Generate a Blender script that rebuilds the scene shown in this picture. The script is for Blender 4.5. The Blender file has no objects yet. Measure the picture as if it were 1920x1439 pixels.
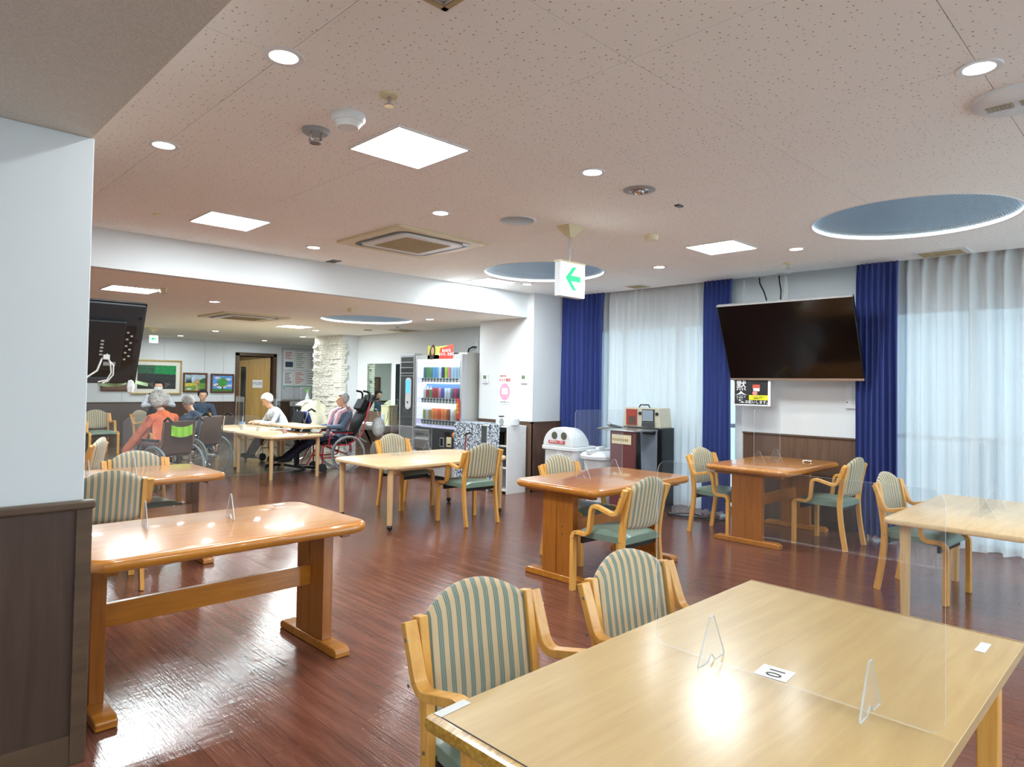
import bpy, bmesh, math, random
from mathutils import Vector, Matrix, noise
random.seed(7)
sc = bpy.context.scene
COL = sc.collection
pi = math.pi

# ------------------------------------------------------------------ camera
F_PX, YAW, PITCH, ROLL = 1253.6, math.radians(44.5787), math.radians(1.3141), math.radians(0.9262)
def cam_matrix():
    r = Vector((math.cos(YAW), -math.sin(YAW), 0)); f = Vector((math.sin(YAW), math.cos(YAW), 0)); u = Vector((0, 0, 1))
    f2 = f*math.cos(PITCH)+u*math.sin(PITCH); u2 = -f*math.sin(PITCH)+u*math.cos(PITCH)
    r3 = r*math.cos(ROLL)+u2*math.sin(ROLL); u3 = -r*math.sin(ROLL)+u2*math.cos(ROLL)
    m = Matrix((r3, u3, -f2)).transposed().to_4x4(); m.translation = Vector((0, 0, 1.5)); return m
cd = bpy.data.cameras.new('camera'); cam = bpy.data.objects.new('camera', cd); COL.objects.link(cam)
cam.matrix_world = cam_matrix()
cd.sensor_width = 36; cd.lens = F_PX/1920*36; cd.shift_y = -26.28/1920; cd.clip_start = 0.05
sc.camera = cam
# ------------------------------------------------------------------ world, exposure
w = bpy.data.worlds.new('world'); sc.world = w; w.use_nodes = True
w.node_tree.nodes['Background'].inputs[0].default_value = (0.61, 0.745, 0.81, 1)
w.node_tree.nodes['Background'].inputs[1].default_value = 3.7
sc.view_settings.view_transform = 'Standard'; sc.view_settings.look = 'None'
sc.view_settings.exposure = 1.47; sc.view_settings.gamma = 1.0; sc.view_settings.use_curve_mapping = False
PANEL_W, DOWN_W, FAR_K = 12.5, 3.0, 2.15     # watts of the lamps

# ------------------------------------------------------------------ materials
def c(r, g, b):
    f = lambda v: (v/255/12.92) if v <= 10.3 else ((v/255+0.055)/1.055)**2.4
    return (f(r), f(g), f(b), 1)
MATS = {}
class NT:
    def __init__(s, name):
        s.m = bpy.data.materials.new(name); s.m.use_nodes = True; s.t = s.m.node_tree
        s.b = s.t.nodes['Principled BSDF']; MATS[name] = s.m
    def n(s, typ, **kw):
        nd = s.t.nodes.new(typ)
        for k, v in kw.items():
            if k.startswith('i_'):
                k = k[2:]; nd.inputs[int(k) if k.isdigit() else k.replace('_', ' ')].default_value = v
            else: setattr(nd, k, v)
        return nd
    def l(s, a, b): s.t.links.new(a, b)
    def coords(s, scale=(1, 1, 1), kind='Object'):
        tc = s.n('ShaderNodeTexCoord'); mp = s.n('ShaderNodeMapping'); mp.inputs['Scale'].default_value = scale
        s.l(tc.outputs[kind], mp.inputs[0]); return mp.outputs[0]
    def ramp(s, fac, stops, interp='LINEAR'):
        r = s.n('ShaderNodeValToRGB'); r.color_ramp.interpolation = interp; e = r.color_ramp.elements
        while len(e) > 1: e.remove(e[-1])
        e[0].position, e[0].color = stops[0]
        for p, col in stops[1:]:
            x = e.new(p); x.color = col
        s.l(fac, r.inputs[0]); return r.outputs[0]
    def bump(s, h, strength=0.2, dist=0.01):
        b = s.n('ShaderNodeBump'); b.inputs['Strength'].default_value = strength; b.inputs['Distance'].default_value = dist
        s.l(h, b.inputs['Height']); s.l(b.outputs[0], s.b.inputs['Normal'])
def mat(name, col, rough=0.5, metal=0.0, spec=0.5, coat=0.0, emit=None, es=0.0, trans=0.0, noise_amt=0.0, noise_scale=20):
    if name in MATS: return MATS[name]
    k = NT(name); b = k.b
    b.inputs['Base Color'].default_value = col; b.inputs['Roughness'].default_value = rough
    b.inputs['Metallic'].default_value = metal; b.inputs['Specular IOR Level'].default_value = spec
    b.inputs['Coat Weight'].default_value = coat
    if coat: b.inputs['Coat Roughness'].default_value = 0.06
    if trans: b.inputs['Transmission Weight'].default_value = trans
    if emit: b.inputs['Emission Color'].default_value = emit; b.inputs['Emission Strength'].default_value = es
    nz = k.n('ShaderNodeTexNoise', i_Scale=float(noise_scale), i_Detail=3.0); k.l(k.coords(), nz.inputs['Vector'])
    a = noise_amt or 0.03
    lo = tuple(x*(1-a) for x in col[:3])+(1,); hi = tuple(min(1, x*(1+a)) for x in col[:3])+(1,)
    k.l(k.ramp(nz.outputs[0], [(0.3, lo), (0.7, hi)]), b.inputs['Base Color'])
    return k.m
def wood(name, dark, light, axis='y', rough=0.35, scale=1.0, coat=0.0, contrast=(0.3, 0.7), kind='Object', coat_r=0.08):
    k = NT(name); s = {'x': (1.2, 14, 14), 'y': (14, 1.2, 14), 'z': (14, 14, 1.2)}[axis]
    v = k.coords(tuple(q*scale for q in s), kind)
    nz = k.n('ShaderNodeTexNoise', i_Scale=2.2, i_Detail=6.0, i_Roughness=0.62, i_Distortion=0.6); k.l(v, nz.inputs['Vector'])
    k.l(k.ramp(nz.outputs[0], [(contrast[0], dark), (contrast[1], light)]), k.b.inputs['Base Color'])
    k.b.inputs['Roughness'].default_value = rough; k.b.inputs['Coat Weight'].default_value = coat
    k.b.inputs['Coat Roughness'].default_value = coat_r
    k.bump(nz.outputs[0], 0.05, 0.002); return k.m
M = {}
M['chair_wood'] = wood('chair_wood', c(214, 150, 66), c(238, 180, 96), 'z', 0.32, coat=0.25)
M['light_wood'] = wood('light_table_wood', c(216, 182, 136), c(232, 202, 158), 'x', 0.35, coat=0.3, coat_r=0.2)
M['light_leg'] = wood('light_leg_wood', c(205, 165, 112), c(222, 186, 138), 'z', 0.4)
M['top10'] = wood('worn_table_top', c(186, 150, 90), c(200, 166, 106), 'x', 0.4, 0.8, coat=0.6, coat_r=0.2)
M['edge10'] = wood('worn_table_edge', c(140, 92, 24), c(210, 164, 76), 'x', 0.3, 3.0, coat=0.3)
M['amber'] = wood('amber_lacquered_wood', c(168, 100, 24), c(198, 128, 42), 'x', 0.3, coat=0.6, coat_r=0.05)
M['amber_z'] = wood('amber_trestle_shaded', c(146, 84, 22), c(174, 106, 36), 'z', 0.35, coat=0.4, coat_r=0.1)  # darker amber, backlit shade of the trestles put into the colour
M['wainscot'] = wood('walnut_wainscot', c(88, 64, 50), c(116, 88, 70), 'z', 0.45, 0.5)
M['wainscot_dark'] = wood('dark_walnut_wainscot', c(68, 50, 42), c(90, 68, 58), 'z', 0.45, 0.5)
M['walnut_trim'] = wood('walnut_trim', c(80, 62, 48), c(104, 82, 64), 'x', 0.4, 0.5)
M['door_wood'] = wood('yellow_door_wood', c(176, 134, 62), c(196, 156, 84), 'z', 0.4, 0.6)
M['frame_brown'] = wood('brown_frame_wood', c(84, 46, 28), c(112, 66, 42), 'x', 0.35, 2)
M['gold'] = mat('gold_frame', c(178, 154, 96), 0.35, 0.5)
M['white'] = mat('white_paint', c(232, 233, 233), 0.5)
M['white_plastic'] = mat('white_plastic', c(225, 228, 230), 0.35)
M['grey_plastic'] = mat('grey_plastic', c(158, 163, 166), 0.4)
M['cream'] = mat('cream_plastic', c(222, 212, 176), 0.4)
M['beige'] = mat('beige_grille', c(176, 160, 122), 0.6)
M['black'] = mat('black_plastic', c(22, 23, 25), 0.35)
M['black_rough'] = mat('black_cloth', c(24, 24, 28), 0.85)
M['dark_grey'] = mat('dark_grey_panel', c(58, 62, 66), 0.3)
M['screen'] = mat('tv_glass', c(7, 7, 8), 0.12, spec=0.4)
M['steel'] = mat('brushed_steel', c(186, 188, 190), 0.3, 0.9)
M['silver'] = mat('silver_paint', c(190, 192, 194), 0.4, 0.3)
M['silver_side'] = mat('vending_side_grey', c(184, 182, 176), 0.45)
M['chrome'] = mat('chrome', c(205, 207, 210), 0.12, 1.0)
M['red'] = mat('red_frame_paint', c(196, 22, 36), 0.3, coat=0.4)
M['rubber'] = mat('grey_rubber', c(120, 136, 138), 0.7)
M['rubber_light'] = mat('pale_grey_rubber', c(172, 178, 186), 0.7)
M['vinyl_brown'] = mat('brown_vinyl', c(84, 64, 54), 0.5)
M['green_cloth'] = mat('lime_cloth', c(140, 200, 60), 0.8)
M['cable_white'] = mat('white_cable', c(228, 228, 222), 0.5)
M['green_lcd'] = mat('green_lcd', c(110, 138, 104), 0.3)
M['pink_paper'] = mat('pink_print', c(228, 168, 196), 0.7)
M['paper'] = mat('white_paper', c(236, 236, 236), 0.7)
M['red_print'] = mat('red_print', c(196, 60, 62), 0.7)
M['dark_print'] = mat('dark_print', c(70, 66, 70), 0.7)
M['yellow_print'] = mat('yellow_print', c(232, 226, 40), 0.6)
M['tape_green'] = mat('green_tape', c(88, 186, 132), 0.6)
M['mirror'] = mat('mirror_glass', c(205, 222, 212), 0.02, 1.0)
M['outlet'] = mat('outlet_steel', c(170, 172, 172), 0.3, 0.6)
M['emit_white'] = mat('lamp_diffuser', (1, 1, 1, 1), 0.5, emit=(1, 1, 0.98, 1), es=7)
M['emit_soft'] = mat('recess_wall_glow', (1, 1, 1, 1), 0.5, emit=(0.86, 0.94, 1, 1), es=1.2)  # glow given to the skylight recess wall, no lamp there
M['emit_sign'] = mat('sign_panel', (1, 1, 1, 1), 0.5, emit=(1, 1, 1, 1), es=1.1)
M['emit_green'] = mat('sign_green', c(0, 190, 130), 0.5, emit=c(0, 170, 110), es=0.4)
M['vend_light'] = mat('vending_light', (1, 1, 1, 1), 0.5, emit=(0.62, 0.62, 1.0, 1), es=0.26)
M['vend_tube'] = mat('vending_tube', (1, 1, 1, 1), 0.5, emit=(0.88, 0.9, 1.0, 1), es=2)
M['blue_screen'] = mat('blue_display', c(60, 130, 220), 0.3, emit=c(60, 140, 235), es=0.9)
M['red_led'] = mat('red_display', c(220, 60, 30), 0.3, emit=c(255, 70, 30), es=1.5)

def m_wall():
    k = NT('white_wallpaper'); v = k.coords((1, 1, 1)); nz = k.n('ShaderNodeTexNoise', i_Scale=260.0, i_Detail=2.0); k.l(v, nz.inputs['Vector'])
    k.b.inputs['Base Color'].default_value = c(222, 225, 227); k.b.inputs['Roughness'].default_value = 0.75
    k.bump(nz.outputs[0], 0.12, 0.001); return k.m
M['wall'] = m_wall()
def m_soffit():
    k = NT('textured_soffit_paper'); v = k.coords((160, 160, 160)); nz = k.n('ShaderNodeTexNoise', i_Scale=1.0, i_Detail=2.0); k.l(v, nz.inputs['Vector'])
    k.l(k.ramp(nz.outputs[0], [(0.35, c(206, 200, 190)), (0.65, c(222, 216, 206))]), k.b.inputs['Base Color'])
    k.b.inputs['Roughness'].default_value = 0.8; return k.m
M['soffit'] = m_soffit()
def m_ceiling():
    k = NT('perforated_ceiling_board'); v = k.coords((1, 1, 1))
    vo = k.n('ShaderNodeTexVoronoi', i_Scale=26.0, i_Randomness=0.85); vo.feature = 'F1'; vo.voronoi_dimensions = '2D'; k.l(v, vo.inputs['Vector'])
    sp = k.n('ShaderNodeSeparateColor'); k.l(vo.outputs['Color'], sp.inputs[0])
    sz = k.n('ShaderNodeMath', operation='MULTIPLY', i_1=0.105); k.l(sp.outputs[0], sz.inputs[0])
    sz2 = k.n('ShaderNodeMath', operation='ADD', i_1=0.012); k.l(sz.outputs[0], sz2.inputs[0])
    lt = k.n('ShaderNodeMath', operation='LESS_THAN'); k.l(vo.outputs['Distance'], lt.inputs[0]); k.l(sz2.outputs[0], lt.inputs[1])
    mx = k.n('ShaderNodeMix', data_type='RGBA'); k.l(lt.outputs[0], mx.inputs[0])
    mx.inputs[6].default_value = c(249, 250, 249); mx.inputs[7].default_value = c(176, 170, 166)
    k.l(mx.outputs[2], k.b.inputs['Base Color']); k.b.inputs['Roughness'].default_value = 0.85; return k.m
M['ceiling'] = m_ceiling()
M['ceiling_far'] = mat('plain_ceiling_paper', c(247, 242, 232), 0.85)
def m_floor(name, d, l):
    k = NT(name); tc = k.n('ShaderNodeTexCoord'); oi = k.n('ShaderNodeObjectInfo')
    mp = k.n('ShaderNodeMapping'); mp.inputs['Scale'].default_value = (16, 1.1, 1); k.l(tc.outputs['Object'], mp.inputs[0])
    ad = k.n('ShaderNodeVectorMath', operation='ADD'); k.l(mp.outputs[0], ad.inputs[0]); k.l(oi.outputs['Location'], ad.inputs[1])
    nz = k.n('ShaderNodeTexNoise', i_Scale=1.6, i_Detail=7.0, i_Roughness=0.65, i_Distortion=0.4); k.l(ad.outputs[0], nz.inputs['Vector'])
    big = k.n('ShaderNodeTexNoise', i_Scale=0.9, i_Detail=2.0); k.l(tc.outputs['Object'], big.inputs['Vector'])
    mixv = k.n('ShaderNodeMath', operation='MULTIPLY_ADD', i_1=0.7); k.l(nz.outputs[0], mixv.inputs[0])
    m2 = k.n('ShaderNodeMath', operation='MULTIPLY', i_1=0.3); k.l(big.outputs[0], m2.inputs[0]); k.l(m2.outputs[0], mixv.inputs[2])
    k.l(k.ramp(mixv.outputs[0], [(0.34, d), (0.62, l)]), k.b.inputs['Base Color'])
    # fine embossed grain + scuffs in the wax make the reflections streaky
    g = k.n('ShaderNodeMapping'); g.inputs['Scale'].default_value = (95, 7, 1); k.l(tc.outputs['Object'], g.inputs[0])
    gn = k.n('ShaderNodeTexNoise', i_Scale=1.0, i_Detail=4.0, i_Roughness=0.6); k.l(g.outputs[0], gn.inputs['Vector'])
    g2 = k.n('ShaderNodeMapping'); g2.inputs['Scale'].default_value = (4, 30, 1); g2.inputs['Rotation'].default_value = (0, 0, 0.35); k.l(tc.outputs['Object'], g2.inputs[0])
    gn2 = k.n('ShaderNodeTexNoise', i_Scale=1.0, i_Detail=3.0); k.l(g2.outputs[0], gn2.inputs['Vector'])
    s = k.n('ShaderNodeMath', operation='MULTIPLY_ADD', i_1=0.6); k.l(gn2.outputs[0], s.inputs[0]); k.l(gn.outputs[0], s.inputs[2])
    k.bump(s.outputs[0], 0.34, 0.004)
    rn = k.n('ShaderNodeTexNoise', i_Scale=1.3, i_Detail=3.0); k.l(tc.outputs['Object'], rn.inputs['Vector'])
    mr = k.n('ShaderNodeMapRange', i_3=0.08, i_4=0.22); k.l(rn.outputs[0], mr.inputs[0]); k.l(mr.outputs[0], k.b.inputs['Roughness'])
    k.b.inputs['Specular IOR Level'].default_value = 0.6; return k.m
M['floor'] = m_floor('waxed_red_brown_floor', c(86, 48, 37), c(126, 78, 62))
M['floor_far'] = m_floor('grey_floor', c(104, 98, 86), c(132, 124, 108))
def m_stripe():
    k = NT('striped_upholstery'); v = k.coords((1, 1, 1)); sx = k.n('ShaderNodeSeparateXYZ'); k.l(v, sx.inputs[0])
    def fr(mul, add=0.0):
        a = k.n('ShaderNodeMath', operation='MULTIPLY_ADD', i_1=mul, i_2=add); k.l(sx.outputs[0], a.inputs[0])
        b = k.n('ShaderNodeMath', operation='FRACT'); k.l(a.outputs[0], b.inputs[0]); return b.outputs[0]
    P = 1/0.0385
    beige, green, dg, cr = c(206, 178, 140), c(150, 156, 140), c(104, 120, 112), c(170, 164, 140)
    col = k.ramp(fr(P, 0.5), [(0, beige), (0.22, cr), (0.26, dg), (0.36, green), (0.44, dg), (0.53, green), (0.61, dg), (0.71, cr), (0.75, beige)], 'CONSTANT')
    wv = k.n('ShaderNodeTexNoise', i_Scale=500.0, i_Detail=1.0); k.l(v, wv.inputs['Vector'])
    k.l(col, k.b.inputs['Base Color']); k.b.inputs['Roughness'].default_value = 0.9; k.b.inputs['Sheen Weight'].default_value = 0.2
    k.bump(wv.outputs[0], 0.3, 0.001); return k.m
M['stripe'] = m_stripe()
M['vinyl'] = mat('sage_green_vinyl', c(118, 138, 124), 0.3, spec=0.5)
def m_curtain():
    k = NT('navy_curtain_cloth'); nz = k.n('ShaderNodeTexNoise', i_Scale=400.0); k.l(k.coords(), nz.inputs['Vector'])
    k.b.inputs['Base Color'].default_value = c(44, 62, 132); k.b.inputs['Roughness'].default_value = 0.85
    k.b.inputs['Sheen Weight'].default_value = 0.3; k.bump(nz.outputs[0], 0.2, 0.001); return k.m
M['navy'] = m_curtain()
def m_sheer():
    k = NT('white_sheer_voile'); t = k.t; out = t.nodes['Material Output']
    d = k.n('ShaderNodeBsdfDiffuse'); d.inputs[0].default_value = c(222, 226, 228)
    tl = k.n('ShaderNodeBsdfTranslucent'); tl.inputs[0].default_value = c(214, 222, 230)
    tr = k.n('ShaderNodeBsdfTransparent'); m1 = k.n('ShaderNodeMixShader', i_0=0.12); k.l(d.outputs[0], m1.inputs[1]); k.l(tl.outputs[0], m1.inputs[2])
    nz = k.n('ShaderNodeTexNoise', i_Scale=300.0); k.l(k.coords((1, 1, 0.2)), nz.inputs['Vector'])
    mr = k.n('ShaderNodeMapRange', i_3=0.04, i_4=0.14); k.l(nz.outputs[0], mr.inputs[0])
    m2 = k.n('ShaderNodeMixShader'); k.l(mr.outputs[0], m2.inputs[0]); k.l(m1.outputs[0], m2.inputs[1]); k.l(tr.outputs[0], m2.inputs[2])
    k.l(m2.outputs[0], out.inputs[0]); return k.m
M['sheer'] = m_sheer()
def m_acrylic(name, tint, refl=1.0, haze=0.012):
    k = NT(name); out = k.t.nodes['Material Output']
    tr = k.n('ShaderNodeBsdfTransparent'); tr.inputs[0].default_value = tint
    gl = k.n('ShaderNodeBsdfGlossy', i_Roughness=0.02); fr = k.n('ShaderNodeLayerWeight', i_Blend=0.5)
    pw_ = k.n('ShaderNodeMath', operation='POWER', i_1=5.0); k.l(fr.outputs['Facing'], pw_.inputs[0])
    mm = k.n('ShaderNodeMath', operation='MULTIPLY_ADD', i_1=0.7*refl, i_2=0.03*refl); k.l(pw_.outputs[0], mm.inputs[0])
    m1 = k.n('ShaderNodeMixShader'); k.l(mm.outputs[0], m1.inputs[0]); k.l(tr.outputs[0], m1.inputs[1]); k.l(gl.outputs[0], m1.inputs[2])
    df = k.n('ShaderNodeBsdfDiffuse'); df.inputs[0].default_value = (0.8, 0.85, 0.9, 1)
    nz = k.n('ShaderNodeTexNoise', i_Scale=4.0); k.l(k.coords(), nz.inputs['Vector'])
    hz = k.n('ShaderNodeMapRange', i_3=haze*0.6, i_4=haze*1.4); k.l(nz.outputs[0], hz.inputs[0])
    m2 = k.n('ShaderNodeMixShader'); k.l(hz.outputs[0], m2.inputs[0]); k.l(m1.outputs[0], m2.inputs[1]); k.l(df.outputs[0], m2.inputs[2])
    k.l(m2.outputs[0], out.inputs[0]); return k.m
M['acrylic'] = m_acrylic('clear_acrylic', (0.975, 0.98, 0.985, 1))
M['glass'] = m_acrylic('window_glass', (0.9, 0.94, 0.95, 1), 1.0, 0.02)
M['acrylic_edge'] = m_acrylic('polished_acrylic_edge', (0.8, 0.84, 0.88, 1), 1.0, 0.55)
def m_check():
    k = NT('checked_black_white_cloth'); v = k.coords((55, 55, 55), 'Object')
    vo = k.n('ShaderNodeTexVoronoi', i_Scale=1.0, i_Randomness=0.0, distance='CHEBYCHEV'); k.l(v, vo.inputs['Vector'])
    vc = k.n('ShaderNodeTexWhiteNoise'); k.l(vo.outputs['Position'], vc.inputs['Vector'])
    col = k.ramp(vc.outputs[0], [(0, c(56, 66, 84)), (0.22, c(112, 124, 138)), (0.5, c(158, 168, 178)), (0.8, c(206, 212, 216))], 'CONSTANT')
    ln = k.ramp(vo.outputs['Distance'], [(0.0, (1, 1, 1, 1)), (0.42, (1, 1, 1, 1)), (0.43, (2, 2, 2, 1))])
    mx = k.n('ShaderNodeMix', data_type='RGBA', blend_type='MULTIPLY', i_0=1.0); k.l(col, mx.inputs[6]); k.l(ln, mx.inputs[7])
    k.l(mx.outputs[2], k.b.inputs['Base Color']); k.b.inputs['Roughness'].default_value = 0.9; return k.m
M['check'] = m_check()
def m_fab(name, a, b, scale=30, rough=0.9):
    k = NT(name); nz = k.n('ShaderNodeTexNoise', i_Scale=float(scale), i_Detail=4.0); k.l(k.coords(), nz.inputs['Vector'])
    k.l(k.ramp(nz.outputs[0], [(0.35, a), (0.65, b)]), k.b.inputs['Base Color']); k.b.inputs['Roughness'].default_value = rough
    k.bump(nz.outputs[0], 0.3, 0.004); return k.m
M['hair_grey'] = m_fab('grey_hair', c(150, 148, 146), c(206, 204, 200), 40)
M['hair_white'] = m_fab('white_hair', c(196, 194, 190), c(236, 234, 230), 40)
M['hair_black'] = m_fab('black_hair', c(22, 20, 22), c(44, 40, 40), 40)
M['skin'] = mat('skin', c(214, 168, 142), 0.55)
M['face_mask'] = mat('face_mask_cloth', c(206, 216, 218), 0.8)
M['orange'] = m_fab('orange_shawl_cloth', c(214, 98, 56), c(232, 132, 88), 12)
M['pink'] = m_fab('pink_jacket_cloth', c(222, 168, 182), c(238, 196, 206), 14)
M['blue_grey'] = m_fab('slate_blue_sweater', c(84, 102, 124), c(112, 132, 152), 60)
M['denim'] = m_fab('dark_blue_jacket_cloth', c(52, 66, 84), c(74, 90, 110), 60)
M['light_grey_cloth'] = m_fab('pale_grey_sleeve_cloth', c(150, 156, 164), c(192, 196, 202), 60)
M['white_pattern'] = m_fab('white_patterned_cloth', c(176, 182, 196), c(232, 234, 238), 45)
M['navy_trouser'] = m_fab('navy_trousers_cloth', c(28, 30, 48), c(44, 46, 68), 30)
M['cream_fleece'] = m_fab('cream_fleece', c(214, 206, 178), c(240, 234, 212), 50)
M['blue_cushion'] = mat('royal_blue_cushion', c(52, 62, 132), 0.8)
M['brown_trouser'] = m_fab('brown_trousers_cloth', c(88, 64, 54), c(112, 84, 72), 30)
M['bag_white'] = m_fab('thin_white_plastic_bag', c(206, 212, 212), c(236, 240, 240), 25, 0.35)
M['bag_pink'] = m_fab('patterned_bag_cloth', c(90, 92, 96), c(222, 190, 196), 30)
def m_stone():
    k = NT('white_ledger_stone'); nz = k.n('ShaderNodeTexNoise', i_Scale=22.0, i_Detail=6.0); k.l(k.coords(), nz.inputs['Vector'])
    k.l(k.ramp(nz.outputs[0], [(0.3, c(206, 200, 184)), (0.6, c(236, 233, 222))]), k.b.inputs['Base Color'])
    k.b.inputs['Roughness'].default_value = 0.85; k.bump(nz.outputs[0], 0.15, 0.006); return k.m
M['stone'] = m_stone()
def m_grille():
    k = NT('woven_metal_mesh'); out = k.t.nodes['Material Output']; v = k.coords((1, 1, 1)); sx = k.n('ShaderNodeSeparateXYZ'); k.l(v, sx.inputs[0])
    def line(i, rot=False):
        a = k.n('ShaderNodeMath', operation='MULTIPLY', i_1=pi*2/0.021); k.l(sx.outputs[i], a.inputs[0])
        b = k.n('ShaderNodeMath', operation='SINE'); k.l(a.outputs[0], b.inputs[0])
        d = k.n('ShaderNodeMath', operation='GREATER_THAN', i_1=0.15); k.l(b.outputs[0], d.inputs[0]); return d.outputs[0]
    mx = k.n('ShaderNodeMath', operation='MULTIPLY'); k.l(line(0), mx.inputs[0]); k.l(line(1), mx.inputs[1])
    tr = k.n('ShaderNodeBsdfTransparent'); m = k.n('ShaderNodeMixShader'); k.l(mx.outputs[0], m.inputs[0]); k.l(k.b.outputs[0], m.inputs[1]); k.l(tr.outputs[0], m.inputs[2])
    k.b.inputs['Base Color'].default_value = c(150, 178, 196); k.b.inputs['Roughness'].default_value = 0.5
    k.l(m.outputs[0], out.inputs[0]); return k.m
M['grille'] = m_grille()

# ------------------------------------------------------------------ mesh builder
class MB:
    def __init__(s): s.v = []; s.f = []; s.mi = []; s.uv = None
    def add(s, vs, fs, mi=0):
        o = len(s.v); s.v += [tuple(x) for x in vs]; s.f += [tuple(i+o for i in f) for f in fs]; s.mi += [mi]*len(fs); return s
    def box(s, x0, x1, y0, y1, z0, z1, mi=0, mtx=None):
        vs = [Vector((x, y, z)) for z in (z0, z1) for x, y in ((x0, y0), (x1, y0), (x1, y1), (x0, y1))]
        if mtx: vs = [mtx@p for p in vs]
        return s.add(vs, [(3, 2, 1, 0), (4, 5, 6, 7), (0, 1, 5, 4), (1, 2, 6, 5), (2, 3, 7, 6), (3, 0, 4, 7)], mi)
    def cbox(s, cx, cy, cz, sx, sy, sz, mi=0, mtx=None):
        return s.box(cx-sx/2, cx+sx/2, cy-sy/2, cy+sy/2, cz-sz/2, cz+sz/2, mi, mtx)
    def ring_sweep(s, rings, mi=0, closed=False, caps=True):
        n = len(rings[0]); o = len(s.v); s.v += [tuple(p) for r in rings for p in r]; fs = []
        m = len(rings)
        for i in range(m if closed else m-1):
            j = (i+1) % m
            for k in range(n): fs.append((o+i*n+k, o+i*n+(k+1) % n, o+j*n+(k+1) % n, o+j*n+k))
        if caps and not closed: fs.append(tuple(o+k for k in reversed(range(n)))); fs.append(tuple(o+(m-1)*n+k for k in range(n)))
        s.f += fs; s.mi += [mi]*len(fs); return s
    def tube(s, path, r, seg=8, mi=0, closed=False):
        P = [Vector(p) for p in path]; n = len(P); rings = []; up = None
        for i, p in enumerate(P):
            if closed: t = (P[(i+1) % n]-P[i-1])
            else: t = P[min(i+1, n-1)]-P[max(i-1, 0)]
            t = t.normalized() if t.length > 1e-9 else Vector((0, 0, 1))
            if up is None: up = t.orthogonal().normalized()
            up = (up-t*up.dot(t)); up = up.normalized() if up.length > 1e-6 else t.orthogonal().normalized()
            sd = t.cross(up); rr = r[i] if isinstance(r, (list, tuple)) else r
            rings.append([p+(up*math.cos(a)+sd*math.sin(a))*rr for a in (2*pi*k/seg for k in range(seg))])
        return s.ring_sweep(rings, mi, closed)
    def band(s, path, wx, th, mi=0):     # flat strip bent in a y-z plane; wx across x, th in the plane
        P = [Vector(p) for p in path]; n = len(P); rings = []
        for i, p in enumerate(P):
            t = (P[min(i+1, n-1)]-P[max(i-1, 0)]).normalized(); nn = Vector((0, -t.z, t.y)); h = th[i]/2 if isinstance(th, (list, tuple)) else th/2
            X = Vector((wx/2, 0, 0)); rings.append([p-X-nn*h, p+X-nn*h, p+X+nn*h, p-X+nn*h])
        return s.ring_sweep(rings, mi)
    def lathe(s, prof, center=(0, 0, 0), seg=20, mi=0, mtx=None, caps=True):
        rings = []
        for r, z in prof:
            ring = [Vector((center[0]+r*math.cos(a), center[1]+r*math.sin(a), center[2]+z)) for a in (2*pi*k/seg for k in range(seg))]
            rings.append([mtx@p for p in ring] if mtx else ring)
        return s.ring_sweep(rings, mi, caps=caps)
    def cyl(s, x, y, z0, z1, r, seg=20, mi=0, mtx=None): return s.lathe([(r, z0), (r, z1)], (x, y, 0), seg, mi, mtx)
    def prism(s, poly, z0, z1, mi=0, mtx=None):     # poly in xy
        r0 = [Vector((x, y, z0)) for x, y in poly]; r1 = [Vector((x, y, z1)) for x, y in poly]
        if mtx: r0 = [mtx@p for p in r0]; r1 = [mtx@p for p in r1]
        return s.ring_sweep([r0, r1], mi)
    def sphere(s, cx, cy, cz, rx, ry=None, rz=None, seg=16, rg=10, mi=0, mtx=None):
        ry = ry or rx; rz = rz or rx
        rings = []
        for j in range(rg+1):
            a = -pi/2+pi*j/rg; q = max(math.cos(a), 0.02)
            ring = [Vector((cx+rx*q*math.cos(b), cy+ry*q*math.sin(b), cz+rz*math.sin(a))) for b in (2*pi*k/seg for k in range(seg))]
            rings.append([mtx@p for p in ring] if mtx else ring)
        return s.ring_sweep(rings, mi)
    def grid(s, fn, nu, nv, mi=0):
        vs = [fn(i/nu, j/nv) for j in range(nv+1) for i in range(nu+1)]
        return s.add(vs, [(j*(nu+1)+i, j*(nu+1)+i+1, (j+1)*(nu+1)+i+1, (j+1)*(nu+1)+i) for j in range(nv) for i in range(nu)], mi)
    def build(s, name, mats, parent=None, smooth=True, bev=0, seg=2, ang=40, loc=None, rot=None):
        me = bpy.data.meshes.new(name); me.from_pydata(s.v, [], s.f)
        for m in (mats if isinstance(mats, (list, tuple)) else [mats]): me.materials.append(M[m] if isinstance(m, str) else m)
        me.polygons.foreach_set('material_index', s.mi); me.update()
        bm = bmesh.new(); bm.from_mesh(me); bmesh.ops.recalc_face_normals(bm, faces=bm.faces); bm.to_mesh(me); bm.free()
        if smooth:
            me.shade_smooth(); me.set_sharp_from_angle(angle=math.radians(ang))
        o = bpy.data.objects.new(name, me); COL.objects.link(o)
        if bev:
            b = o.modifiers.new('bevel', 'BEVEL'); b.width = bev; b.segments = seg; b.limit_method = 'ANGLE'; b.angle_limit = math.radians(35); b.harden_normals = True
        if parent: o.parent = parent
        if loc is not None: o.location = loc
        if rot is not None: o.rotation_euler = rot if isinstance(rot, (tuple, list)) else (0, 0, rot)
        return o
def B(*a, **k): return MB().box(*a, **k)
def tag(o, label=None, cat=None, group=None, kind=None):
    if label: o['label'] = label
    if cat: o['category'] = cat
    if group: o['group'] = group
    if kind: o['kind'] = kind
    return o
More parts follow.
